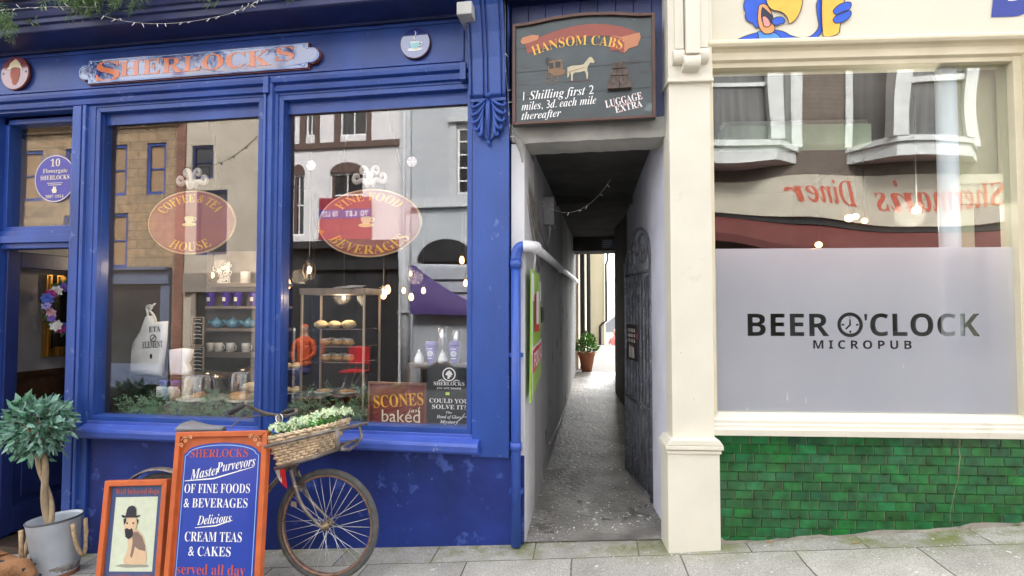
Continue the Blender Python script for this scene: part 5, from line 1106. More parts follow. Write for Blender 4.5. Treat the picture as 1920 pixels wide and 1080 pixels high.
for k in range(4): mb.add([GP(.36+.05*k,1.12,.0325), GP(.39+.05*k,1.12,.0325), GP(.41+.04*k,1.20+.02*(k % 2),.0325), GP(.385+.04*k,1.21,.0325)], [(0,1,2,3)])
mb.build('white_marks', M['white_ltr'], gp, recalc=False)
wb = thing('wall_board', 'narrow dark board with white edges fixed to the right jamb of the alley', 'board', (.33, .3, 1.7))
a, b = alley_pt(1221, 265, .335), alley_pt(1221, 522, .335)
mb = MB(); mb.box(.318,.336,a.y,a.y+.018,b.z,a.z); mb.box(.318,.336,a.y+.50,a.y+.515,b.z,a.z); mb.build('edge', M['white'], wb); mb = MB(); mb.box(.322,.334,a.y+.018,a.y+.50,b.z+.01,a.z-.005); bo = mb.build('panel', mat('dark_poster', (.05,.035,.035), .4, var=.6, wear=[((.35,.05,.03),.6,3),((.5,.5,.55),.62,4.5)]), wb)
eb = thing('junction_box', 'grey electrical junction box high on the left alley wall', 'electrical box', (-.48, 1.2, 2.3)); MB().box(-.512,-.42,1.05,1.3,2.20,2.43).build('casing', mat('grey_plastic_box', (.30,.30,.30), .5), eb, bevel=.006); mb = MB(); mb.tube(bez([(-.46,1.1,2.20),(-.45,1.1,2.12),(-.48,1.2,2.10),(-.5,1.3,2.08)],8), .006, 6); mb.build('cable', M['white_pipe'], eb)
e2 = thing('black_wall_box', 'small black box on the alley wall behind the for sale board', 'electrical box', (-.5, .62, 1.45)); MB().box(-.512,-.47,.60,.74,1.40,1.52).build('casing', M['black'], e2, bevel=.004); MB().box(-.47,-.466,.62,.72,1.42,1.50).build('lid', M['rubber'], e2)
random.seed(8)
cb = thing('cable_bundle', 'loose bundle of old cables and fairy lights at the top left of the alley', 'cables', (-.55, -.02, 2.4))
mb = MB()
for k in range(7):
    y1 = random.uniform(.5,1.4); mb.tube(bez([(-.585+.01*k,-.02,2.64-.01*k),(-.54,.0,2.50-.03*k),(-.50,.15,2.35-.03*k),(-.50,y1,2.15-.06*k)], 12), random.uniform(.004,.008), 6)
mb.build('cables', mat('dusty_cable', (.33,.32,.29), .7, var=.3), cb)
def lights(name, label, pts, n, Y=None, wire=.0018, g=None, down=.03):
    t = thing(name, label, 'fairy lights', pts[0], (0,0,0), g); P = bez(pts, 16); mb = MB(); mb.tube(P, wire, 5); mb.build('wire', mat('pale_wire', (.30,.30,.28), .5), t); bm_ = mat('clear_bulb', (.62,.62,.60), .2)
    for i in range(n):
        q = P[int((i+.5)*len(P)/n)]; d = Vector((random.uniform(-1,1), random.uniform(-.6,.2), random.uniform(-1.2,.4))).normalized()*down; MB().tube([Vector(q), Vector(q)+d], [.0032,.0022], 6).build('bulb', bm_, t)
lights('fairy_lights', 'string of fairy lights drooping across the dark alley ceiling', [(-.47,.5,2.30),(-.30,.6,2.12),(-.10,.7,2.25),(.04,.8,2.50)], 7)
lights('fairy_lights', 'vertical string of white fairy lights beside the carved bracket', [tuple(at(946,0,-.12)),tuple(at(950,60,-.12)),tuple(at(944,120,-.10)),tuple(at(952,170,-.08)),tuple(at(954,200,-.06)),tuple(at(956,230,-.04)),tuple(at(957,262,-.03))], 9)
lights('fairy_lights', 'tangled fairy lights hanging under the cornice above the long name board', [tuple(at(195,30,-.42)),tuple(at(250,48,-.42)),tuple(at(330,52,-.42)),tuple(at(430,26,-.42)),tuple(at(455,16,-.44)),tuple(at(475,10,-.44)),tuple(at(490,-4,-.44))], 22)
lights('fairy_lights', 'short string of fairy lights along the cornice under the pine garland', [tuple(at(-20,18,-.44)),tuple(at(30,20,-.44)),tuple(at(80,8,-.44)),tuple(at(180,14,-.44))], 14)
cdt = thing('conduit', 'thin grey conduit running along the foot of the left alley wall', 'pipe', (-.5,.9,.3)); mb = MB(); q = [alley_pt(1030,832,-.49), alley_pt(1046,800,-.49), alley_pt(1060,760,-.49), alley_pt(1062,742,-.49)]; mb.tube(q, .012, 8); mb.build('pipe', mat('grey_conduit', (.3,.3,.3), .6), cdt)
for k, q in enumerate(q[:2]): pass
dr = thing('drain_cover', 'small dark square drain cover in the alley floor', 'drain', (.02, .25, .09)); c = Vector((.0,.34,.088)); c = Vector((.03,.36,.092))
mb = MB(); mb.frame(-.07,.07,-.055,.055,.012,-.004,.004); mb.T = None; v = [(p.x, p.z, -p.y) for p in mb.v]; m2 = MB(); m2.add([(c.x+a, c.y+b, c.z+d) for a, b, d in v], mb.f); m2.build('rim', M['iron'], dr); m2 = MB()
for k in range(6): m2.box(c.x-.055, c.x+.055, c.y-.042+k*.015, c.y-.034+k*.015, c.z-.004, c.z+.003)
m2.build('grate', M['black'], dr)
pt = thing('potted_shrub', 'leafy green shrub in a terracotta pot at the end of the alley', 'potted plant', (-.34, 6.3, .44)); pc = Vector((-.335, 6.25, .44)); random.seed(3)
mb = MB(); mb.lathe([(.0,.0),(.085,.0),(.135,.27),(.15,.28),(.15,.33),(.128,.33),(.12,.28),(.0,.27)], pc, 24, cap=False); mb.build('pot', mat('terracotta', (.38,.14,.07), .8, var=.2), pt)
mb = MB()
for i in range(420): d = rv(); d.z = abs(d.z)*1.3-.1; p = pc+Vector((d.x*.17*random.random()**.4, d.y*.17, .36+d.z*.26*random.random()**.5)); t = random.uniform(.6,1.5); leaf(mb, p, d+rv()*.6, rv(), random.uniform(.05,.09), random.uniform(.025,.04), 0, (t,t*random.uniform(.9,1.2),t*.8,1))
mb.build('foliage', mat('shrub_green', (.10,.24,.035), .5, tint=True), pt, recalc=False); mb = MB()
for i in range(6): d = rv(); mb.tube([pc+Vector((0,0,.27)), pc+Vector((d.x*.1,d.y*.1,.55))], .006, 5)
mb.build('stem', M['wood'], pt)
no = thing('wall_notice', 'faded blue and white notice on the beam at the far end of the alley', 'notice', (-.02, 5.39, 2.5)); mb = MB(); mb.box(-.06,.16,5.385,5.398,2.45,2.60); nb_ = mb.build('plate', mat('faded_notice', (.10,.11,.13), .6, var=.5, scale=8), no); mb = MB()
for k in range(4): mb.box(-.05,.10-.01*k,5.38,5.384,2.565-k*.03,2.580-k*.03)
mb.box(.11,.15,5.38,5.384,2.47,2.58,1); mb.build('print', [paint('faded_print', (.3,.3,.34)), paint('faded_blue_print', (.05,.07,.3))], nb_)
# pine garland on the cornice
random.seed(14)
def sprig(mb, c, d, L, n, nl, col=None):
    d = d.normalized()
    for i in range(n):
        t = i/n; p = c+d*L*t; s_ = rv(); s_ = (s_-d*s_.dot(d)).normalized(); k = random.uniform(.65,1.4); leaf(mb, p, (d*.75+s_*.8), rv(), nl*random.uniform(.7,1.1), nl*.10, 0, (k,k*random.uniform(.9,1.1),k*random.uniform(.75,1),1))
pg = thing('pine_garland', 'artificial pine garland lying along the top of the cornice', 'garland', tuple(at(120,0,-.42)))
mb = MB()
def clump(px, py, Y, n, spread, L):
    c = at(px, py, Y)
    for i in range(n): sprig(mb, c+Vector((random.uniform(-1,1)*spread, random.uniform(-.06,.06), random.uniform(-.5,.7)*spread)), Vector((random.uniform(-1,1), random.uniform(-1,.2), random.uniform(-1.3,.3))), L, 26, .05)
clump(5,36,-.42,26,.10,.14); clump(-30,10,-.42,14,.12,.14); clump(140,-8,-.42,26,.12,.12); clump(165,-6,-.42,16,.08,.12); clump(232,-8,-.42,24,.10,.12); clump(400,-14,-.42,10,.10,.10); clump(500,-16,-.42,10,.10,.10)
mb.build('needles', mat('pine_green', (.13,.22,.09), .6, tint=True, var=.3), pg, recalc=False)
mb = MB(); mb.tube([at(-60,12,-.40), at(60,-10,-.40), at(240,-14,-.40), at(520,-24,-.40)], .012, 6); mb.build('stem', M['wood'], pg)

# ================================================================== IN THE CAFE WINDOWS
M['domeglass'] = glass('dome_glass', .16, (.96,.98,.98))
M['cord'] = mat('dark_bronze', (.07,.055,.04), .35, .6, var=.1)
BULB = mat('lit_filament_bulb', (1,.6,.25), .3, emit=(1.0,.42,.12,1.8)); HOT = mat('hot_filament', (1,.8,.5), .3, emit=(1.0,.62,.28,4.5))
def bulb(label, px, py, Y, r=.022, cage=False, cord=True):
    c = at(px, py, Y); t = thing('pendant_lamp', label, 'lamp', c, (0,0,0), 'filament lamps hanging in the café')
    mb = MB(); mb.lathe([(.0,-r*1.5),(r*.6,-r*1.3),(r,-r*.4),(r*.9,r*.5),(r*.45,r*1.6),(r*.4,r*1.9)], c, 14, cap=False); mb.build('bulb', M['clear'] if cage else BULB, t)
    mb = MB(); mb.ell(c, r*.42, r*.42, r*.95, 10, 6); mb.build('filament', HOT, t)
    mb = MB(); mb.lathe([(.0,r*3.3),(r*.35,r*3.2),(r*.7,r*2.4),(r*.7,r*1.6),(r*.4,r*1.5)], c, 12); mb.tube([c+Vector((0,0,r*3.2)), Vector((c.x, c.y, 2.99))], .003, 5); mb.build('socket', M['cord'], t)
    if cage:
        mb = MB()
        for k in range(8):
            a = k*math.pi/4; mb.tube([c+Vector((math.cos(a)*q, math.sin(a)*q, z)) for q, z in ((r*.7,r*1.9),(r*1.5,r*1.2),(r*1.7,-r*.4),(r*1.1,-r*2.2),(r*.4,-r*2.6))], .0022, 5)
        mb.build('cage', M['cord'], t)
bulb('largest caged filament lamp, left of the glass cake cabinet', 580, 506, .55, .030, True)
bulb('caged filament lamp in front of the white lace ornament', 399, 516, .75, .024, True)
bulb('slim caged lamp behind the right end of the fine food sign', 770, 513, .9, .020, True)
bulb('bright candle lamp above the left end of the tote bag shelf', 300, 494, 1.2, .022)
bulb('small lamp at the left edge of the right window', 539, 533, 1.8, .035)
bulb('left lamp of the bright pair above the cake cabinet', 719, 552, 2.2, .034); bulb('right lamp of the bright pair above the cake cabinet', 727, 543, 2.8, .034)
bulb('lamp hanging low beside the grey post', 771, 557, 1.3, .022); bulb('small lamp on the purple canopy reflection', 794, 545, 2.2, .022); bulb('tiny distant lamp left of the grey post', 757, 545, 3.2, .024)
bulb('highest lamp near the right pilaster', 866, 488, 1.6, .024); bulb('lamp below the highest lamp near the right pilaster', 873, 531, 1.0, .018); bulb('small lamp inside the top of the cake cabinet', 645, 558, .42, .012)
bulb('lamp seen through the glass over the door', 134, 375, 1.0, .028)
# the café's lit lamps give a little warm light of their own
def lamp_light(px, py, Y, wt):
    l_ = bpy.data.lights.new('lamp_light', 'POINT'); l_.energy = wt; l_.color = (1.0, .78, .52); l_.shadow_soft_size = .06; o = bpy.data.objects.new('lamp_light', l_); COL.objects.link(o); o.location = at(px, py, Y)
for q in ((560,520,.50,.8),(412,500,.62,1.2),(300,490,1.1,1.2),(778,520,.75,.8),(719,547,2.1,1.6),(640,556,.36,.9)): lamp_light(*q)
# hanging oval signs
def oval(label, px, py, rx, ry, lines, cupxy):
    Y = .20; c = at(px, py, Y); a = (at(px+rx, py, Y).x-at(px-rx, py, Y).x)/2; b = (at(px, py-ry, Y).z-at(px, py+ry, Y).z)/2
    t = thing('hanging_sign', label, 'sign', c, (0,0,0), 'oval signs hanging in the café windows')
    MB().prism(circ(c.x, c.z, a, b, 56), Y, Y+.015).build('rim', mat('sign_rim', (.62,.42,.22), .5), t, bevel=.003)
    bd = MB().prism(circ(c.x, c.z, a*.965, b*.955, 56), Y-.004, Y+.004).build('board', mat('sign_dusky_red', (.30,.085,.065), .5, var=.08), t)
    mb = MB()
    for s_, st_, up, h, ang, r0 in lines:
        v, f = glyphs(s_, st_, -.004); x0 = min(p[0] for p in v); x1 = max(p[0] for p in v); out = []
        for u, q in v:
            fr = (u-x0)/(x1-x0)-.5; qq = q/.7*h
            if up: th = math.pi/2-fr*ang; rr = r0+qq
            else: th = -math.pi/2+fr*ang; rr = r0+h-qq
            out.append((c.x+a*rr*math.cos(th), Y-.006, c.z+b*rr*math.sin(th)))
        mb.add(out, f)
    mb.build('lettering', M['gold_ltr'], bd)
    mb = MB(); cup(mb, c.x+cupxy, c.z+.01, .082, Y-.006); mb.build('teacup', [paint('cup_edge', (.75,.60,.25)), paint('saucer_cream', (.80,.68,.36)), paint('cup_cream', (.82,.74,.46))], bd)
    mb = MB()
    for s in (-1, 1):
        o = Vector((c.x, Y+.005, c.z+b+.02)); P = bez([(s*.012,0,.0),(s*.05,0,.10),(s*.10,0,-.01),(s*.12,0,.05),(s*.125,0,.09),(s*.08,0,.10),(s*.085,0,.06)], 10); n = len(P)
        mb.tube([o+Vector(p) for p in P], [.020*(1-.45*i/n) for i in range(n)], 8); P = bez([(s*.01,0,.02),(s*.0,0,.12),(s*.05,0,.17),(s*.065,0,.12),(s*.07,0,.09),(s*.04,0,.085),(s*.035,0,.11)], 8); n = len(P); mb.tube([o+Vector(p) for p in P], [.017*(1-.45*i/n) for i in range(n)], 8)
    mb.build('scroll_crest', mat('plaster_white', (.50,.46,.41), .6), t)
    mb = MB(); 
    for s in (-1, 1): mb.tube([(c.x+s*a*.72, Y+.006, c.z+b*.69), (c.x+s*a*.30, Y+.006, 2.99)], .003, 5)
    mb.build('chain', M['cord'], t)
oval('smaller oval sign reading Coffee & Tea House in the left window', 358, 417, 82, 60, [('COFFEE & TEA','serif',1,.25,2.2,.63),('HOUSE','serif',0,.27,1.2,.62)], -.01)
oval('larger oval sign reading Fine Food & Beverages in the right window', 692, 418, 97, 64, [('FINE FOOD','serif',1,.23,1.8,.66),('BEVERAGES','serif',0,.26,2.1,.65)], -.02)
mb = MB(); c = at(606, 437, .193); text(mb, '&', 'bold_italic', c.x, c.z, .045, None, c.y, tilt=R(60)); o = [q for q in bpy.data.objects if q.name.startswith('hanging_sign')][-1]; bo = [q for q in o.children if q.name.startswith('board')][0]; mb.build('ampersand', M['gold_ltr'], bo)
for lab, px, py in (('white snowflake decal left of the larger oval sign', 583, 310), ('pinkish snowflake decal right of the larger oval sign', 772, 303)):
    c = at(px, py, .075); t = thing('snowflake_decal', lab, 'decal', c, (0,0,0), 'round decals on the right pane'); mb = MB(); mb.prism(circ(c.x, c.z, .036, n=20), .0755, .077); mb.build('disc', mat('frosted_decal', (.55,.47,.46), .6, var=.3, scale=40), t); mb = MB()
    for k in range(6): a = k*math.pi/3; mb.stroke([(c.x,c.z),(c.x+.034*math.cos(a),c.z+.034*math.sin(a))], .005, .0747)
    mb.build('star', M['white'], t)
# shelf unit with china
def B(mb, px0, py0, px1, py1, Y, d): x0, x1, z0, z1 = rect(px0, py0, px1, py1, Y); mb.box(x0, x1, Y, Y+d, z0, z1); return x0, x1, z0, z1
YS = .95
su = thing('shelf_unit', 'grey brown wall shelves carrying china in the left window', 'shelves', tuple(at(445,670,YS)))
shm = mat('greybrown_shelf', (.21,.175,.155), .6, var=.15)
mb = MB(); B(mb, 384, 470, 530, 668, YS+.16, .02); mb.build('back_board', shm, su); ZS = []
for k, (ya, yb) in enumerate(((530,538),(574,579),(616,621),(662,670))):
    x0, x1, z0, z1 = rect(384, ya, 530, yb, YS); MB().box(x0, x1, YS, YS+.16, z0, z1).build('shelf', mat('shelf_edge', (.11,.09,.08), .5) if k in (0,3) else shm, su, bevel=.002); ZS.append(z1)
china = mat('white_china', (.75,.75,.74), .25, coat=.4); PURP = mat('purple_tumbler', (.065,.03,.34), .35, coat=.3)
def mug(label, px, Y, z, r, h, m, name='mug', mark=None, handle=True, grp=None, cat='mug'):
    c = at(px, 600, Y); c.z = z; t = thing(name, label, cat, c, (0,0,0), grp)
    MB().lathe([(r*.9,0),(r,.01*r),(r,h-.003),(r*.96,h),(r*.9,h-.004),(r*.88,.01),(.0,.01)], c, 20).build('body', m, t)
    if handle: MB().tube([c+Vector((r+.6*r*math.sin(a), 0, h*.5+h*.3*math.cos(a))) for a in [math.pi*i/8 for i in range(9)]], r*.13, 6).build('handle', m, t)
    if mark:
        mb = MB()
        for k in range(3): 
            q = [(c.x+(r+.001)*math.sin(a)*1.0, c.y-(r+.001)*math.cos(a), c.z+h*(.62-.17*k)) for a in [-.6+.15*i for i in range(9)]]; mb.tube(q, h*.02, 4)
        mb.build('print', mark, t)
    return t
GM = 'china on the café shelves'
for i, (px, w_) in enumerate(((396,'first'),(425,'second'),(447,'third'),(477,'fourth'))): 
    c = at(px, 560, YS+.07); t = thing('purple_tumbler', w_+' purple tumbler from the left on the top shelf under the canister', 'tumbler', (c.x, c.y, ZS[1]), (0,0,0), GM); q = Vector((c.x, c.y, ZS[1])); MB().lathe([(.028,0),(.030,.003),(.042,.10),(.044,.115),(.044,.122),(.03,.125),(0,.125)], q, 18).build('cup', PURP, t); mb = MB(); mb.box(c.x-.014,c.x+.014,c.y-.0405,c.y-.037,q.z+.045,q.z+.08); mb.build('label', M['white_ltr'], t)
TEAL = mat('blue_teapot_glaze', (.10,.27,.42), .2, coat=.5)
for px, w_ in ((406,'left'),(436,'middle'),(467,'right')):
    c = at(px, 610, YS+.08); c.z = ZS[2]; t = thing('teapot', w_+' one of the three round blue teapots on the shelf', 'teapot', c, (0,0,0), GM); MB().lathe([(.025,0),(.045,.012),(.055,.038),(.047,.062),(.025,.075),(.022,.08),(.008,.085),(.010,.094),(.0,.1)], c, 20).build('body', TEAL, t); MB().tube([c+Vector((-.05,0,.03)), c+Vector((-.075,0,.05)), c+Vector((-.088,0,.072))], [.014,.010,.007], 8).build('spout', TEAL, t); MB().tube([c+Vector((.048+.03*math.sin(a),0,.042+.025*math.cos(a))) for a in [math.pi*i/8 for i in range(9)]], .006, 6).build('handle', TEAL, t)
for px, w_ in ((395,'first'),(411,'second'),(433,'third'),(462,'fourth'),(487,'fifth')): mug(w_+' white printed mug from the left on the lowest shelf', px, YS+.07, ZS[3], .036, .078, china, mark=M['black'], grp=GM)
mug('white coffee canister on top of the china shelves', 459, YS+.08, ZS[0], .044, .105, china, name='canister', mark=M['black'], handle=False, cat='canister')
random.seed(31)
c = at(420, 532, YS+.06); t = thing('lace_ornament', 'white filigree lace ornament standing on the china shelves', 'ornament', (c.x, c.y, ZS[0])); mb = MB(); c.z = ZS[0]
for i in range(46):
    a, b = random.uniform(-.055,.06), random.uniform(.01,.20); b *= (.6+.4*(a+.055)/.115); r = random.uniform(.008,.018); mb.tube([(c.x+a+r*math.cos(q*.7), c.y+random.uniform(-.004,.004), c.z+b+r*math.sin(q*.7)) for q in range(10)], .0035, 5)
mb.build('filigree', M['white'], t); MB().box(c.x-.05,c.x+.05,c.y-.02,c.y+.02,c.z,c.z+.01).build('base', M['white'], t)
for lab, y0, y1 in (('upper small chalkboard beside the china shelves', 594, 648), ('lower small chalkboard beside the china shelves', 650, 706)):
    x0, x1, z0, z1 = rect(357, y0, 382, y1, .90); t = thing('chalkboard', lab, 'chalkboard', ((x0+x1)/2, .9, z0), (0,0,0), 'chalkboards beside the shelves'); MB().box(x0,x1,.91,.92,z0,z1).build('board', M['black'], t); MB().frame(x0,x1,z0,z1,.010,.90,.912).build('frame', M['wood_lt'], t); mb = MB(); random.seed(int(y0))
    for k in range(6): q = random.uniform(.2,.38)*(x1-x0); mb.stroke([((x0+x1)/2-q, z1-.025-(z1-z0)*.13*k),((x0+x1)/2,z1-.022-(z1-z0)*.13*k),((x0+x1)/2+q, z1-.027-(z1-z0)*.13*k)], .006, .9085)
    mb.build('chalk_writing', M['white_ltr'], t)
# tote bag and paper bag on a low wooden rail
YT = .42
c = at(278, 703, YT); t = thing('tote_bag', 'cream cotton tote bag with knotted handle and black print', 'bag', c)
def padded(poly, Y, th, name, m, par, sub=1):
    n = len(poly); cx_ = sum(p[0] for p in poly)/n; cz_ = sum(p[1] for p in poly)/n; mb = MB(); v = []; f = []
    for k, (s, y) in enumerate(((1,0),(.955,-th*.7),(.8,-th))): v += [(cx_+(p[0]-cx_)*s, Y+y, cz_+(p[1]-cz_)*s) for p in poly]
    v.append((cx_, Y-th*1.02, cz_)); v += [(p[0], Y+th*.5, p[1]) for p in poly]
    for k in range(2):
        for i in range(n): j = (i+1) % n; f.append((k*n+i, k*n+j, (k+1)*n+j, (k+1)*n+i))
    for i in range(n): j = (i+1) % n; f.append((2*n+i, 2*n+j, 3*n)); f.append((i, 3*n+1+i, 3*n+1+j, j))
    f.append(tuple(3*n+1+i for i in range(n))); mb.add(v, f, 0, True); return mb.build(name, m, par)
cot = mat('cream_cotton', (.84,.82,.76), .9, var=.1, scale=8, bump=.4, bscale=22)
bg_ = padded(px_axis(0, [(243,703),(246,660),(253,640),(266,620),(276,592),(284,592),(290,604),(313,602),(311,640),(306,680),(304,705),(275,702)], YT), YT, .03, 'bag_body', cot, t)
mb = MB(); mb.tube(bez([at(276,596,YT-.01), at(280,586,YT-.02), at(272,580,YT-.02), at(276,574,YT-.02), at(284,570,YT-.02), at(288,576,YT-.02), at(280,582,YT-.02), at(290,590,YT-.02), at(292,600,YT-.02), at(292,604,YT-.01)], 6), .009, 7); mb.tube([at(276,577,YT-.02), at(284,575,YT-.02), at(291,569,YT-.02)], [.010,.009,.006], 7); mb.build('knotted_handle', cot, t)
mb = MB(); Yp = YT-.036
for s_, px, py, h, w in (('ETA', 290, 622, 9, 22), ('ELEMENT', 286, 652, 11, 38)): 
    a = at(px, py, Yp); k = at(px+1,py,Yp).x-a.x; text(mb, s_, 'serif', a.x, a.z, h*k, w*k, Yp, tilt=R(4))
a = at(287, 634, Yp); mb.stroke(circ(a.x, a.z, .026, n=18), .007, Yp, closed=True); mb.stroke([(a.x-.02,a.z-.02),(a.x+.02,a.z+.02)], .008, Yp); a = at(283, 668, Yp); mb.flat(circ(a.x, a.z, .012, .02, 10), Yp); mb.build('print', M['black'], bg_)
t = thing('paper_bag', 'plain white paper bag standing beside the tote bag', 'bag', at(340,702,.40)); padded(px_axis(0, [(321,703),(320,655),(340,653),(361,655),(358,672),(353,680),(357,690),(358,703)], .40), .40, .035, 'bag', mat('white_paper', (.86,.86,.87), .8, var=.05, bump=.3, bscale=14), t, 0)
t = thing('window_rail', 'low dark wooden bench behind the tote bag', 'bench', at(270,705,.40)); mb = MB(); x0, x1, z0, z1 = rect(196, 704, 420, 780, .38); mb.box(x0, x1, .42, .60, z1-.03, z1); mb.box(x0, x0+.13, .38, .41, .70, z1); mb.build('bench', M['wood'], t)
# lidded mugs and cake domes
for k, (px, lab) in enumerate(((306,'left'),(327,'right'))): 
    mug(lab+' white mug with a stacked purple cup, at the foot of the paper bag', px, .27, rect(300,700,310,743,.27)[2], .036, .075, china, mark=M['black'] if k == 0 else None, grp='mugs with purple cups'); c = at(px+3, 720, .29); o = [q for q in bpy.data.objects if q.name.startswith('mug') and q.type == 'EMPTY'][-1]
    c.z = rect(300,700,310,743,.27)[2]+.076; MB().lathe([(.026,0),(.034,.03),(.036,.034),(.036,.042),(0,.044)], c, 18).build('purple_cup', PURP, o)
cake = mat('golden_cake', (.62,.33,.11), .8, var=.4, scale=25, bump=.5); cake2 = mat('scone_crust', (.72,.54,.28), .85, var=.35, scale=18, bump=.6, bscale=40); icing = mat('white_icing', (.78,.72,.62), .7, var=.15); PLATE = mat('cake_plate', (.62,.58,.50), .3)
random.seed(9)
def dome(label, px0, px1, pyt, pyb, Y, contents):
    x0, x1, z0, z1 = rect(px0, pyt, px1, pyb, Y); r = (x1-x0)/2; c = Vector(((x0+x1)/2, Y+.02, z0)); t = thing('cake_dome', label, 'cake stand', c, (0,0,0), 'cake domes in the left window')
    h = z1-z0; MB().lathe([(r*.5,0),(r*1.02,.006),(r*1.05,.016),(r*.98,.018),(0,.016)], c, 30).build('plate', PLATE, t)
    MB().lathe([(r*.98,.018),(r*.97,h*.3),(r*.88,h*.86),(r*.80,h*.95),(r*.3,h),(0,h)], c, 30, cap=False).build('dome', M['domeglass'], t); MB().lathe([(.006,h),(.012,h+.012),(.0,h+.024)], c, 12).build('knob', M['clear'], t)
    contents(c, r, t)
def c1(c, r, t): 
    mb = MB(); mb.prism([(c.x-.07,c.z+.018),(c.x+.0,c.z+.018),(c.x-.02,c.z+.06),(c.x-.06,c.z+.05)], c.y-.05, c.y+.03); mb.build('cake', cake, t, bevel=.008)
def c2(c, r, t):
    mb = MB(); mb.lathe([(r*.85,.018),(r*.87,.03),(r*.82,.055),(r*.5,.06),(0,.062)], c, 26); mb.build('flan', cake, t); mb = MB(); mb.ell(c+Vector((.02,0,.10)), .07,.05,.035, 14, 8, jit=.08); mb.build('loaf_cake', cake2, t)
dome('nearly empty cake dome with one orange slice', 340, 421, 696, 748, .30, c1); dome('cake dome holding a golden flan, beside the mullion', 427, 500, 690, 750, .30, c2)
# garlands on the sill inside
def garland(label, px0, px1, py, h, Y, n, seed):
    random.seed(seed); c = at((px0+px1)/2, py, Y); t = thing('evergreen_garland', label, 'garland', c, (0,0,0), 'evergreen garlands on the window sills'); mb = MB()
    for i in range(n):
        u = random.random(); p = at(px0+(px1-px0)*u, py-h*random.random()**1.6*(.55+.45*math.sin(u*9+seed)**2), Y+random.uniform(0,.14)); sprig(mb, p, Vector((random.uniform(-1,1), random.uniform(-.9,.1), random.uniform(-.3,.8))), .09, 16, .034)
    mb.build('foliage', mat('cedar_green', (.24,.40,.27), .65, tint=True, var=.25), t, recalc=False)
    a, b = at(px0, py, Y+.06), at(px1, py, Y+.06); mb = MB(); mb.tube([a+(b-a)*q/8+Vector((0,0,.012*math.sin(q*2))) for q in range(9)], .008, 6); mb.build('stem', M['wood'], t); mb = MB()
    for i in range(26): u = random.choice((.08,.4,.75,.9)); p = at(px0+(px1-px0)*u+random.uniform(-9,9), py-random.uniform(0,14), Y-.01); mb.ell(p, .008,.008,.008, 8, 6)
    mb.build('berries', mat('blue_berry', (.06,.08,.18), .4), t)
garland('evergreen garland with blue berries along the left window sill', 238, 486, 783, 48, .13, 330, 5); garland('evergreen sprigs between the cake cabinet and the scones board', 545, 688, 795, 62, .13, 240, 6)
# cake cabinet with trays
YC = .26
x0, x1, z0, z1 = rect(561, 540, 684, 765, YC); z0 = .72; DY = .30
cc_ = thing('cake_cabinet', 'tall glass cabinet with wooden posts and trays of scones', 'display cabinet', ((x0+x1)/2, YC, z0))
mb = MB(); mb.box(x0-.008, x1+.008, YC-.01, YC+DY+.01, z1-.045, z1); mb.box(x0-.005,x1+.005,YC-.005,YC+DY+.005,z0-.02,z0+.012); mb.build('top', M['wood_case'], cc_, bevel=.003)
for px_, py_ in ((x0,YC),(x1-.014,YC),(x0,YC+DY-.014),(x1-.014,YC+DY-.014)): MB().box(px_, px_+.014, py_, py_+.014, z0+.012, z1-.045).build('post', M['wood_lt'], cc_)
for a in ((x0+.014,x1-.014,YC+.005,YC+.008),): MB().box(a[0],a[1],a[2],a[3],z0+.012,z1-.045).build('glass_front', M['clear'], cc_)
MB().box(x1-.008,x1-.005,YC+.014,YC+DY-.014,z0+.012,z1-.045).build('glass_side', M['clear'], cc_)
TR = []
for py in (616, 648, 677, 738): z = at(620, py, YC+.1).z; o = MB().box(x0+.02, x1-.02, YC+.03, YC+DY-.03, z-.006, z).build('tray', M['chrome'], cc_); TR.append(z)
random.seed(2)
def bun(label, c, r, m, top=None, name='scone', cat='scone', g='baked goods in the cake cabinet'):
    t = thing(name, label, cat, c, (0,0,0), g); mb = MB(); mb.ell(c+Vector((0,0,r*.55)), r, r*.9, r*.6, 14, 9, jit=.06); mb.build('dough', m, t)
    if top: mb = MB(); mb.ell(c+Vector((0,0,r*.95)), r*.78, r*.7, r*.32, 12, 6, jit=.12); mb.build('icing', top, t)
for k, (px, r) in enumerate(((602,.052),(627,.050),(654,.055))): bun(('left','middle','right')[k]+' plain scone on the top tray of the cake cabinet', at(px, 610, YC+.12).xy.to_3d()+Vector((0,0,TR[0])), r, cake2)
for row, (tz, pys) in enumerate(((1,640),(2,668))):
    for k, (px, yb_) in enumerate(((622,.19),(644,.19),(612,.10),(633,.10),(654,.10))): bun(('left rear','right rear','left front','middle front','right front')[k]+' iced bun on the '+('second','third')[row]+' tray of the cake cabinet', at(px, pys, YC+yb_).xy.to_3d()+Vector((0,0,TR[tz])), .044, cake, icing, 'iced_bun', 'bun')
for px, w_ in ((606,'left'),(652,'right')): c = at(px, 735, YC+.10); c.z = TR[3]; t = thing('biscuit_plate', w_+' plate of small cakes at the bottom of the cake cabinet', 'plate of cakes', c, (0,0,0), 'plates in the cake cabinet'); MB().lathe([(.03,0),(.068,.012),(.07,.016),(.0,.012)], c, 24).build('plate', PLATE, t); mb = MB(); [mb.ell(c+Vector((random.uniform(-.045,.045),random.uniform(-.04,.04),.022)), .014,.014,.011, 8, 6) for i in range(12)]; mb.build('cakes', cake, t)
c = at(657, 541, YC+.1); c.z = z1; t = thing('newspaper', 'folded pale papers lying on top of the cake cabinet', 'papers', c); mb = MB()
for k in range(5): mb.T = Matrix.Translation((c.x+.01*k, c.y-.06, z1+.002+.004*k)) @ Matrix.Rotation(.3*k-.4, 4, 'Z'); mb.box(-.09+.02*k,.09,-.05,.05,0,.0035)
mb.build('sheets', mat('paper_grey', (.5,.48,.44), .8, var=.2), t)
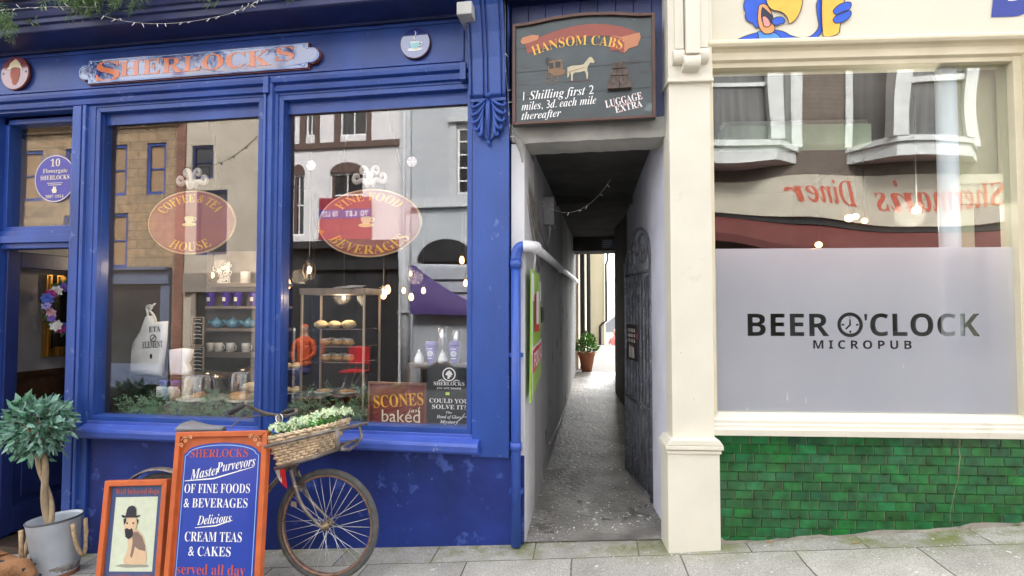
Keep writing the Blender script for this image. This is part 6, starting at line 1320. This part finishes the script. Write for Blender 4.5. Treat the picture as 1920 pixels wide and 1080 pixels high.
# tiered stand at the left edge of the right window
c = at(550, 757, .24); c.z = .70; t = thing('tiered_stand', 'chrome tiered stand with stacked scones by the mullion', 'cake stand', c); zz = [at(550, y, .24).z for y in (612, 640, 683, 728)]
mb = MB(); prof = [(.0,0),(.035,0),(.03,.012)]; hh = zz[0]-.70; prof += [(.006+.005*(i % 2), .012+(hh-.012)*i/30) for i in range(1,30)]+[(.010,hh*.97),(.0,hh)]; mb.lathe(prof, c, 14); mb.build('stem', M['chrome'], t)
for z in zz[2:]: MB().lathe([(.0,-.006),(.055,-.004),(.058,0),(.0,.0)], (c.x,c.y,z-.03), 22).build('plate', M['chrome'], t)
random.seed(6)
for j, z in enumerate(zz[2:]):
    for k, (dx_, dy_) in enumerate(((-.035,-.02),(.03,-.025),(.0,.035))): bun(('left front','right front','back')[k]+' scone on the '+('upper','lower')[j]+' plate of the tiered stand', Vector((c.x+dx_, c.y+dy_, z-.028)), .034, cake2, g='scones on the tiered stand')
# purple cups, sugar shakers and jugs on the ledge over the black poster
x0, x1, z0, z1 = rect(700, 683, 892, 690, .16)
t = thing('window_ledge', 'narrow dark ledge carrying the purple cups and sugar pourers', 'shelf', ((x0+x1)/2,.2,z1)); MB().box(x0+.25,x1-.02,.14,.32,z0,z1).build('ledge', M['wood'], t, bevel=.002); mb = MB(); mb.box(x0+.25,x0+.28,.15,.3,.70,z0); mb.box(x1-.05,x1-.02,.15,.3,.70,z0); mb.build('support', M['wood'], t)
for px, w_, sx in ((809,'left','crest'),(853,'right','deerstalker')):
    c = at(px, 680, .20); c.z = z1; t = thing('takeaway_cup', w_+' purple takeaway cup with white print on the ledge', 'cup', c, (0,0,0), 'purple takeaway cups'); MB().lathe([(.026,0),(.027,.002),(.040,.125),(.0,.126)], c, 24).build('cup', PURP, t); MB().lathe([(.043,.122),(.044,.132),(.039,.136),(.039,.146),(.036,.148),(.0,.147)], c, 24).build('lid', PURP, t); mb = MB()
    for k in range(3): mb.stroke(circ(c.x, c.z+.068, .019-.006*k, n=16), .0028, c.y-.0365, closed=True)
    mb.stroke([(c.x-.016,c.z+.035),(c.x+.016,c.z+.035)], .004, c.y-.033); mb.stroke([(c.x-.018,c.z+.1),(c.x+.018,c.z+.1)], .004, c.y-.040); mb.build('print', M['white_ltr'], t)
for px, w_ in ((786,'left'),(830,'right')):
    c = at(px, 682, .19); c.z = z1; t = thing('sugar_pourer', w_+' white sugar pourer between the purple cups' if w_ == 'right' else 'white sugar pourer at the left end of the ledge', 'sugar pourer', c, (0,0,0), 'sugar pourers on the ledge'); MB().lathe([(.0,0),(.030,0),(.034,.012),(.032,.035),(.018,.065),(.013,.075),(.0,.076)], c, 20).build('jar', mat('sugar_white', (.75,.76,.75), .3, coat=.4), t); MB().lathe([(.014,.074),(.014,.082),(.006,.088),(.004,.1),(0,.1)], c, 14).build('spout', M['chrome'], t)
for px, w_, py in ((830,'taller glass jug with handle behind the sugar pourers',612),(857,'shorter chrome topped glass behind the right purple cup',617)):
    c = at(px, 660, .28); c.z = z1; h = at(px, py, .28).z-z1; t = thing('glass_jug', w_, 'jug', c, (0,0,0), 'glassware on the ledge'); MB().lathe([(.0,0),(.036,.0),(.038,.01),(.033,h),(.031,h),(.035,.012),(.0,.012)], c, 22).build('glass', M['clear'], t); MB().lathe([(.028,.10),(.028,h*.96),(.0,h*.965)], c, 18).build('sleeve', M['chrome'], t)
    if 'handle' in w_: MB().tube([c+Vector((-.034-.035*math.sin(a),0,h*.65+h*.22*math.cos(a))) for a in [math.pi*i/8 for i in range(9)]], .004, 6).build('handle', M['clear'], t)
# scones board and escape room poster
x0, x1, z0, z1 = rect(690, 718, 801, 806, .12)
t = thing('scones_board', 'burgundy framed board reading scones just baked on the sill', 'sign board', ((x0+x1)/2,.12,z0)); MB().box(x0,x1,.122,.132,z0,z1).build('panel', M['burg'], t); MB().frame(x0,x1,z0,z1,.016,.108,.128).build('frame', mat('brown_red_frame', (.20,.09,.06), .4), t, bevel=.002)
mb = MB(); W_ = x1-x0; k = W_/111.
def XP(px, py): return x0+(px-690)*k, z0+(806-py)*k
c = XP(748, 762); text(mb, 'SCONES', 'serif', c[0], c[1], 22*k, 94*k, .1195, 0, off=-.004, tilt=R(5)); c = XP(776, 772); text(mb, 'just', 'script', c[0], c[1], 11*k, 26*k, .1195, 1, tilt=R(6)); c = XP(752, 790); text(mb, 'baked', 'plain', c[0], c[1], 22*k, 72*k, .1195, 1)
mb.build('lettering', [M['gold_ltr'], M['cream_ltr']], t)
x0, x1, z0, z1 = rect(800, 684, 884, 810, .085)
t = thing('escape_room_poster', 'black poster asking could you solve it, behind the glass', 'poster', ((x0+x1)/2,.085,z0)); bd = MB().box(x0,x1,.085,.089,z0,z1).build('sheet', mat('poster_black', (.018,.024,.026), .4), t); mb = MB(); k = (x1-x0)/84.; cx = (x0+x1)/2
def YP(px, py): return x0+(px-800)*k, z0+(810-py)*k
c = YP(842, 704); mb.stroke(circ(c[0], c[1], 11.5*k, n=28), 2.2*k, .083, closed=True)
mb.flat([(c[0]+a*8*k, c[1]+b*8*k) for a, b in [(-.9,-.1),(-.5,.6),(.1,.95),(.6,.5),(.85,-.1),(.45,-.1),(.6,-.5),(.2,-.6),(.1,-1),(-.4,-1),(-.3,-.3)]], .083)
for s in (-1, 1): mb.stroke([(c[0]+s*8*k, c[1]-13*k),(c[0]+s*14*k, c[1]-10*k),(c[0]+s*20*k, c[1]-12*k)], 1.6*k, .083)
for s_, st_, py, h, w in (('SHERLOCKS','serif',724,6.5,58),('ESCAPE ROOM','serif',731,3.6,46),('COULD YOU','serif',756,8,74),('SOLVE IT?','serif',767,8,64),('The','bold_italic',775,4,12),('Hand of Glory','bold_italic',784,6,46),('Mystery','bold_italic',793,6,34)): c = YP(842, py); text(mb, s_, st_, c[0], c[1], h*k, w*k, .083)
for q in range(14): c = YP(816+q*4, 803); mb.box(c[0]-1.4*k, c[0]+1.2*k, .0832, .084, c[1]-.7*k, c[1]+.7*k)
c = YP(836, 740); mb.box(c[0]-.001, c[0]+7*k, .0832, .084, c[1]-.006, c[1]+.012, 1)
c = YP(866, 783); mb.stroke([(c[0]-8*k,c[1]-6*k),(c[0],c[1]),(c[0]+6*k,c[1]+9*k),(c[0]+2*k,c[1]+2*k),(c[0]+9*k,c[1]+3*k)], 1.4*k, .083); mb.build('print', [M['white_ltr'], paint('lime_print', (.5,.75,.1))], bd)
# wreath and gilt frame inside the open doorway
random.seed(17)
fr0, fr1 = alley_pt(85, 515, -4.70), alley_pt(101, 668, -4.70)
t = thing('gilt_frame', 'gilt framed dark picture on the grey lobby wall', 'picture', (-4.7, fr0.y, fr1.z)); mb = MB()
for a, b, c_, d in ((fr0.y,fr0.y+.05,fr1.z,fr0.z),(fr0.y+.72,fr0.y+.80,fr1.z,fr0.z),(fr0.y+.09,fr0.y+.72,fr1.z,fr1.z+.08),(fr0.y+.09,fr0.y+.72,fr0.z-.08,fr0.z)): mb.box(-4.72,-4.68,a,b,c_,d); mb.box(-4.68,-4.67,a+.02,b-.02,c_+.01,d-.01)
mb.build('frame', mat('gilt', (.65,.36,.08), .3, .8, var=.3, stretch=(8,8,.5)), t); MB().box(-4.715,-4.70,fr0.y+.08,fr0.y+.73,fr1.z+.07,fr0.z-.07).build('picture', M['black'], t)
wc = at(136, 577, .52); wc = Vector((-4.52, .60, wc.z)); wc = alley_pt(134, 577, -4.50)
t = thing('flower_wreath', 'wreath of purple, magenta, blue and white fabric flowers in the doorway', 'wreath', wc); R0 = .155
mb = MB()
ax1, ax2 = Vector((.35,.92,0)).normalized(), Vector((0,0,1)); axn = ax1.cross(ax2)
for i in range(230): a = random.uniform(0, 2*math.pi); p = wc+ax1*R0*math.cos(a)+ax2*R0*1.15*math.sin(a)+rv()*.03; d = (ax1*math.cos(a)+ax2*math.sin(a)+rv()*.8); q = random.uniform(.6,1.4); leaf(mb, p, d, rv(), .065, .03, 0, (q,q,q,1))
mb.build('leaves', mat('wreath_green', (.06,.16,.05), .6, tint=True), t, recalc=False)
PC = [('purple',(.22,.12,.50)),('white',(.75,.70,.66)),('magenta',(.42,.03,.22)),('blue',(.08,.14,.55)),('lilac',(.40,.34,.70)),('pink',(.66,.36,.44))]; FM = [mat(n_+'_petals', c_, .7, var=.2) for n_, c_ in PC]
for k in range(22):
    a = 2*math.pi*k/22+.2; p = wc+ax1*R0*math.cos(a)*random.uniform(.85,1.2)+ax2*R0*1.2*math.sin(a)*random.uniform(.85,1.15)-axn*.03*0+Vector((.03,-.03,0)); mb = MB(); N = Vector((.45,-.85,random.uniform(-.3,.3))).normalized(); u = N.orthogonal().normalized(); w__ = N.cross(u); rr = random.uniform(.038,.055)
    for ringk, (n_, f_, tl) in enumerate(((7,1.0,.25),(6,.72,.6),(4,.42,1.1))):
        for i in range(n_): b = 2*math.pi*i/n_+ringk*.5; d = (u*math.cos(b)+w__*math.sin(b)+N*tl); leaf(mb, p+N*.004*ringk, d, N, rr*f_, rr*f_*.95)
    mb.build('flower', FM[k % 6], t, recalc=False)
t = thing('ceiling_fitting', 'long pale green ceiling light fitting inside the pub', 'light fitting', PUB+Vector((.9,1.5,2.6)), (0,0,PA), None); MB().box(-.55,.62,-.05,.05,.42,.47).build('tube', M['white'], t, local=True); MB().box(-.55,.62,-.10,.10,.26,.42).build('housing', mat('pale_green_metal', (.30,.40,.34), .5), t, local=True)
# glowing lamps inside the pub
def pub_ray(px, py, v):
    d = FW*F_PX + RT*(px-960) + UP*(540-py); n_ = Vector((-math.sin(PA), math.cos(PA), 0)); tt_ = ((PUB+n_*v-CAM).dot(n_))/d.dot(n_); return CAM+d*tt_
for lab, px, py, v, r in (('left lamp of the close pair under the diner sign in the pub', 1592, 409, 2.2, .04), ('right lamp of the close pair under the diner sign in the pub', 1604, 406, 2.8, .035), ('lone lamp just right of the close pair in the pub', 1621, 414, 2.4, .03), ('dim lamp above the lone lamp in the pub', 1639, 395, 3.0, .045), ('brightest lamp high in the pub near the pillar', 1719, 394, .9, .03), ('low lamp at the left end of the pub row', 1535, 459, 3.4, .04), ('second low lamp from the left in the pub row', 1573, 461, 3.4, .03), ('third low lamp from the left in the pub row', 1605, 460, 3.4, .025), ('low lamp nearest the pub pillar', 1657, 457, 3.0, .04), ('lamp in the small doorway right of the pub pillar', 1879, 457, 2.0, .025)):
    c = pub_ray(px, py, v); t = thing('globe_lamp', lab, 'lamp', c, (0,0,0), 'globe lamps inside the pub'); MB().ell(c, r, r, r*.9, 14, 8).build('globe', mat('lit_globe', (1,.7,.4), .4, emit=(1.0,.50,.18,1.8)), t); mb = MB(); mb.tube([c+Vector((0,0,r*.8)), Vector((c.x,c.y,3.1))], .006, 5); mb.build('rod', M['black'], t)
l_ = bpy.data.lights.new('lamp_light', 'POINT'); l_.energy = 6; l_.color = (1.0,.88,.72); l_.shadow_soft_size = .08; o = bpy.data.objects.new('lamp_light', l_); COL.objects.link(o); o.location = pub_ray(1712, 400, .75)
random.seed(77)
for lab, px, py in (('curled brown leaf on the moss by the green tiles', 1442, 1017), ('pale dry leaf on the paving below the green tiles', 1605, 1019)):
    g_ = at(px, py, -.25); c = Vector((g_.x, -.25, ground(g_.x)+.004)); d_ = FW*F_PX+RT*(px-960)+UP*(540-py); tt_ = (ground(0)-CAM.z+.087*CAM.x+.003)/(d_.z-.087*d_.x); c = CAM+d_*tt_; t = thing('fallen_leaf', lab, 'leaf', c, (0,0,0), 'leaves on the pavement'); mb = MB(); leaf(mb, c-Vector((.02,0,0)), Vector((1,.3,.1)), Vector((0,0,1)), .045, .02); o = mb.build('leaf', mat('dry_leaf', (.38,.24,.10), .8), t); sd = o.modifiers.new('thick','SOLIDIFY'); sd.thickness = .0015
# someone sitting at a market stall across the street (only their reflection reaches the picture)
def mirr(px, py, L): 
    q = at(px, py); d = q-CAM; return q+Vector((d.x,-d.y,d.z))*(L/d.y*1.0)
h_ = mirr(566, 612, 7.5)
t = thing('person', 'seated person in orange hat, orange jacket and blue trousers across the street', 'person', (h_.x, h_.y, h_.z-1.2))
V = [(0,0,-.95,.14),(0,0,-.72,.15),(0,0,-.45,.17),(0,0,-.27,.10),(0,0,-.17,.055),(0,.01,-.06,.095),(0,.0,.06,.09)]; ED = [(i,i+1) for i in range(6)]
def chain(lst, fr):
    for i, q in enumerate(lst): V.append(q); ED.append((fr if i == 0 else len(V)-2, len(V)-1))
for s in (-1, 1): chain([(s*.20,0,-.33,.065),(s*.25,.05,-.58,.05),(s*.14,.25,-.70,.04),(s*.08,.33,-.70,.04)], 3); chain([(s*.10,.10,-.95,.09),(s*.12,.45,-.92,.075),(s*.12,.48,-1.2,.055),(s*.12,.48,-1.42,.045),(s*.12,.60,-1.46,.04)], 0)
me = bpy.data.meshes.new('figure'); me.from_pydata([(x,y,z+1.2) for x,y,z,r in V], ED, []); o = bpy.data.objects.new('figure', me); COL.objects.link(o); o.parent = t; sk = o.modifiers.new('skin','SKIN'); sk.use_smooth_shade = True
for i, q in enumerate(V): me.skin_vertices[0].data[i].radius = (q[3], q[3]*.9)
me.skin_vertices[0].data[0].use_root = True; ss = o.modifiers.new('sub','SUBSURF'); ss.levels = 1; ss.render_levels = 1
def clothes():
    m = mat('clothes', (.5,.1,.03), .8); n = m.node_tree.nodes; l = m.node_tree.links; tc = n.new('ShaderNodeTexCoord'); sp = n.new('ShaderNodeSeparateXYZ'); l.new(tc.outputs['Object'], sp.inputs[0]); mr = n.new('ShaderNodeMapRange'); mr.inputs['From Max'].default_value = 1.5; l.new(sp.outputs['Z'], mr.inputs[0]); r = n.new('ShaderNodeValToRGB'); r.color_ramp.interpolation = 'CONSTANT'; e = r.color_ramp.elements; e[0].color = (.05,.06,.16,1); e[1].position = .26; e[1].color = (.62,.10,.025,1); x = e.new(.66); x.color = (.5,.3,.22,1); x = e.new(.80); x.color = (.62,.10,.025,1); l.new(mr.outputs[0], r.inputs[0]); l.new(r.outputs[0], n['Principled BSDF'].inputs['Base Color']); return m
me.materials.append(clothes())
a, b = mirr(520,205,6.0), mirr(330,312,6.0); t = thing('festoon_cable', 'dark festoon cable with small bulbs strung across the street', 'cable', a); P = [a+(b-a)*(i/24)-Vector((0,0,.35*math.sin(math.pi*i/24))) for i in range(25)]; MB().tube(P, .008, 6).build('wire', M['black'], t)
for i in range(2, 24, 3): MB().ell(P[i]-Vector((0,0,.03)), .02,.02,.03, 8, 6).build('bulb', M['darkpane'], t)
h2 = mirr(660, 690, 7.5); t = thing('folding_chair', 'red folding chair standing across the street beside the seated person', 'chair', (h2.x, h2.y, h2.z-.5)); rc = paint('chair_red', (.45,.02,.03), .5); mb = MB()
MB().box(h2.x-.24,h2.x+.24,h2.y-.22,h2.y+.22,h2.z-.1,h2.z-.06).build('seat', rc, t, bevel=.01); MB().box(h2.x-.24,h2.x+.24,h2.y-.24,h2.y-.21,h2.z+.05,h2.z+.42).build('backrest', rc, t, bevel=.01)
for sx in (-.22,.22):
    for sy in (-.2,.2): MB().tube([(h2.x+sx,h2.y+sy,h2.z-.08),(h2.x+sx,h2.y-sy,h2.z-.52)], .013, 6).build('leg', M['chrome'], t)
    MB().tube([(h2.x+sx,h2.y-.22,h2.z-.08),(h2.x+sx,h2.y-.225,h2.z+.42)], .013, 6).build('back_post', M['chrome'], t)
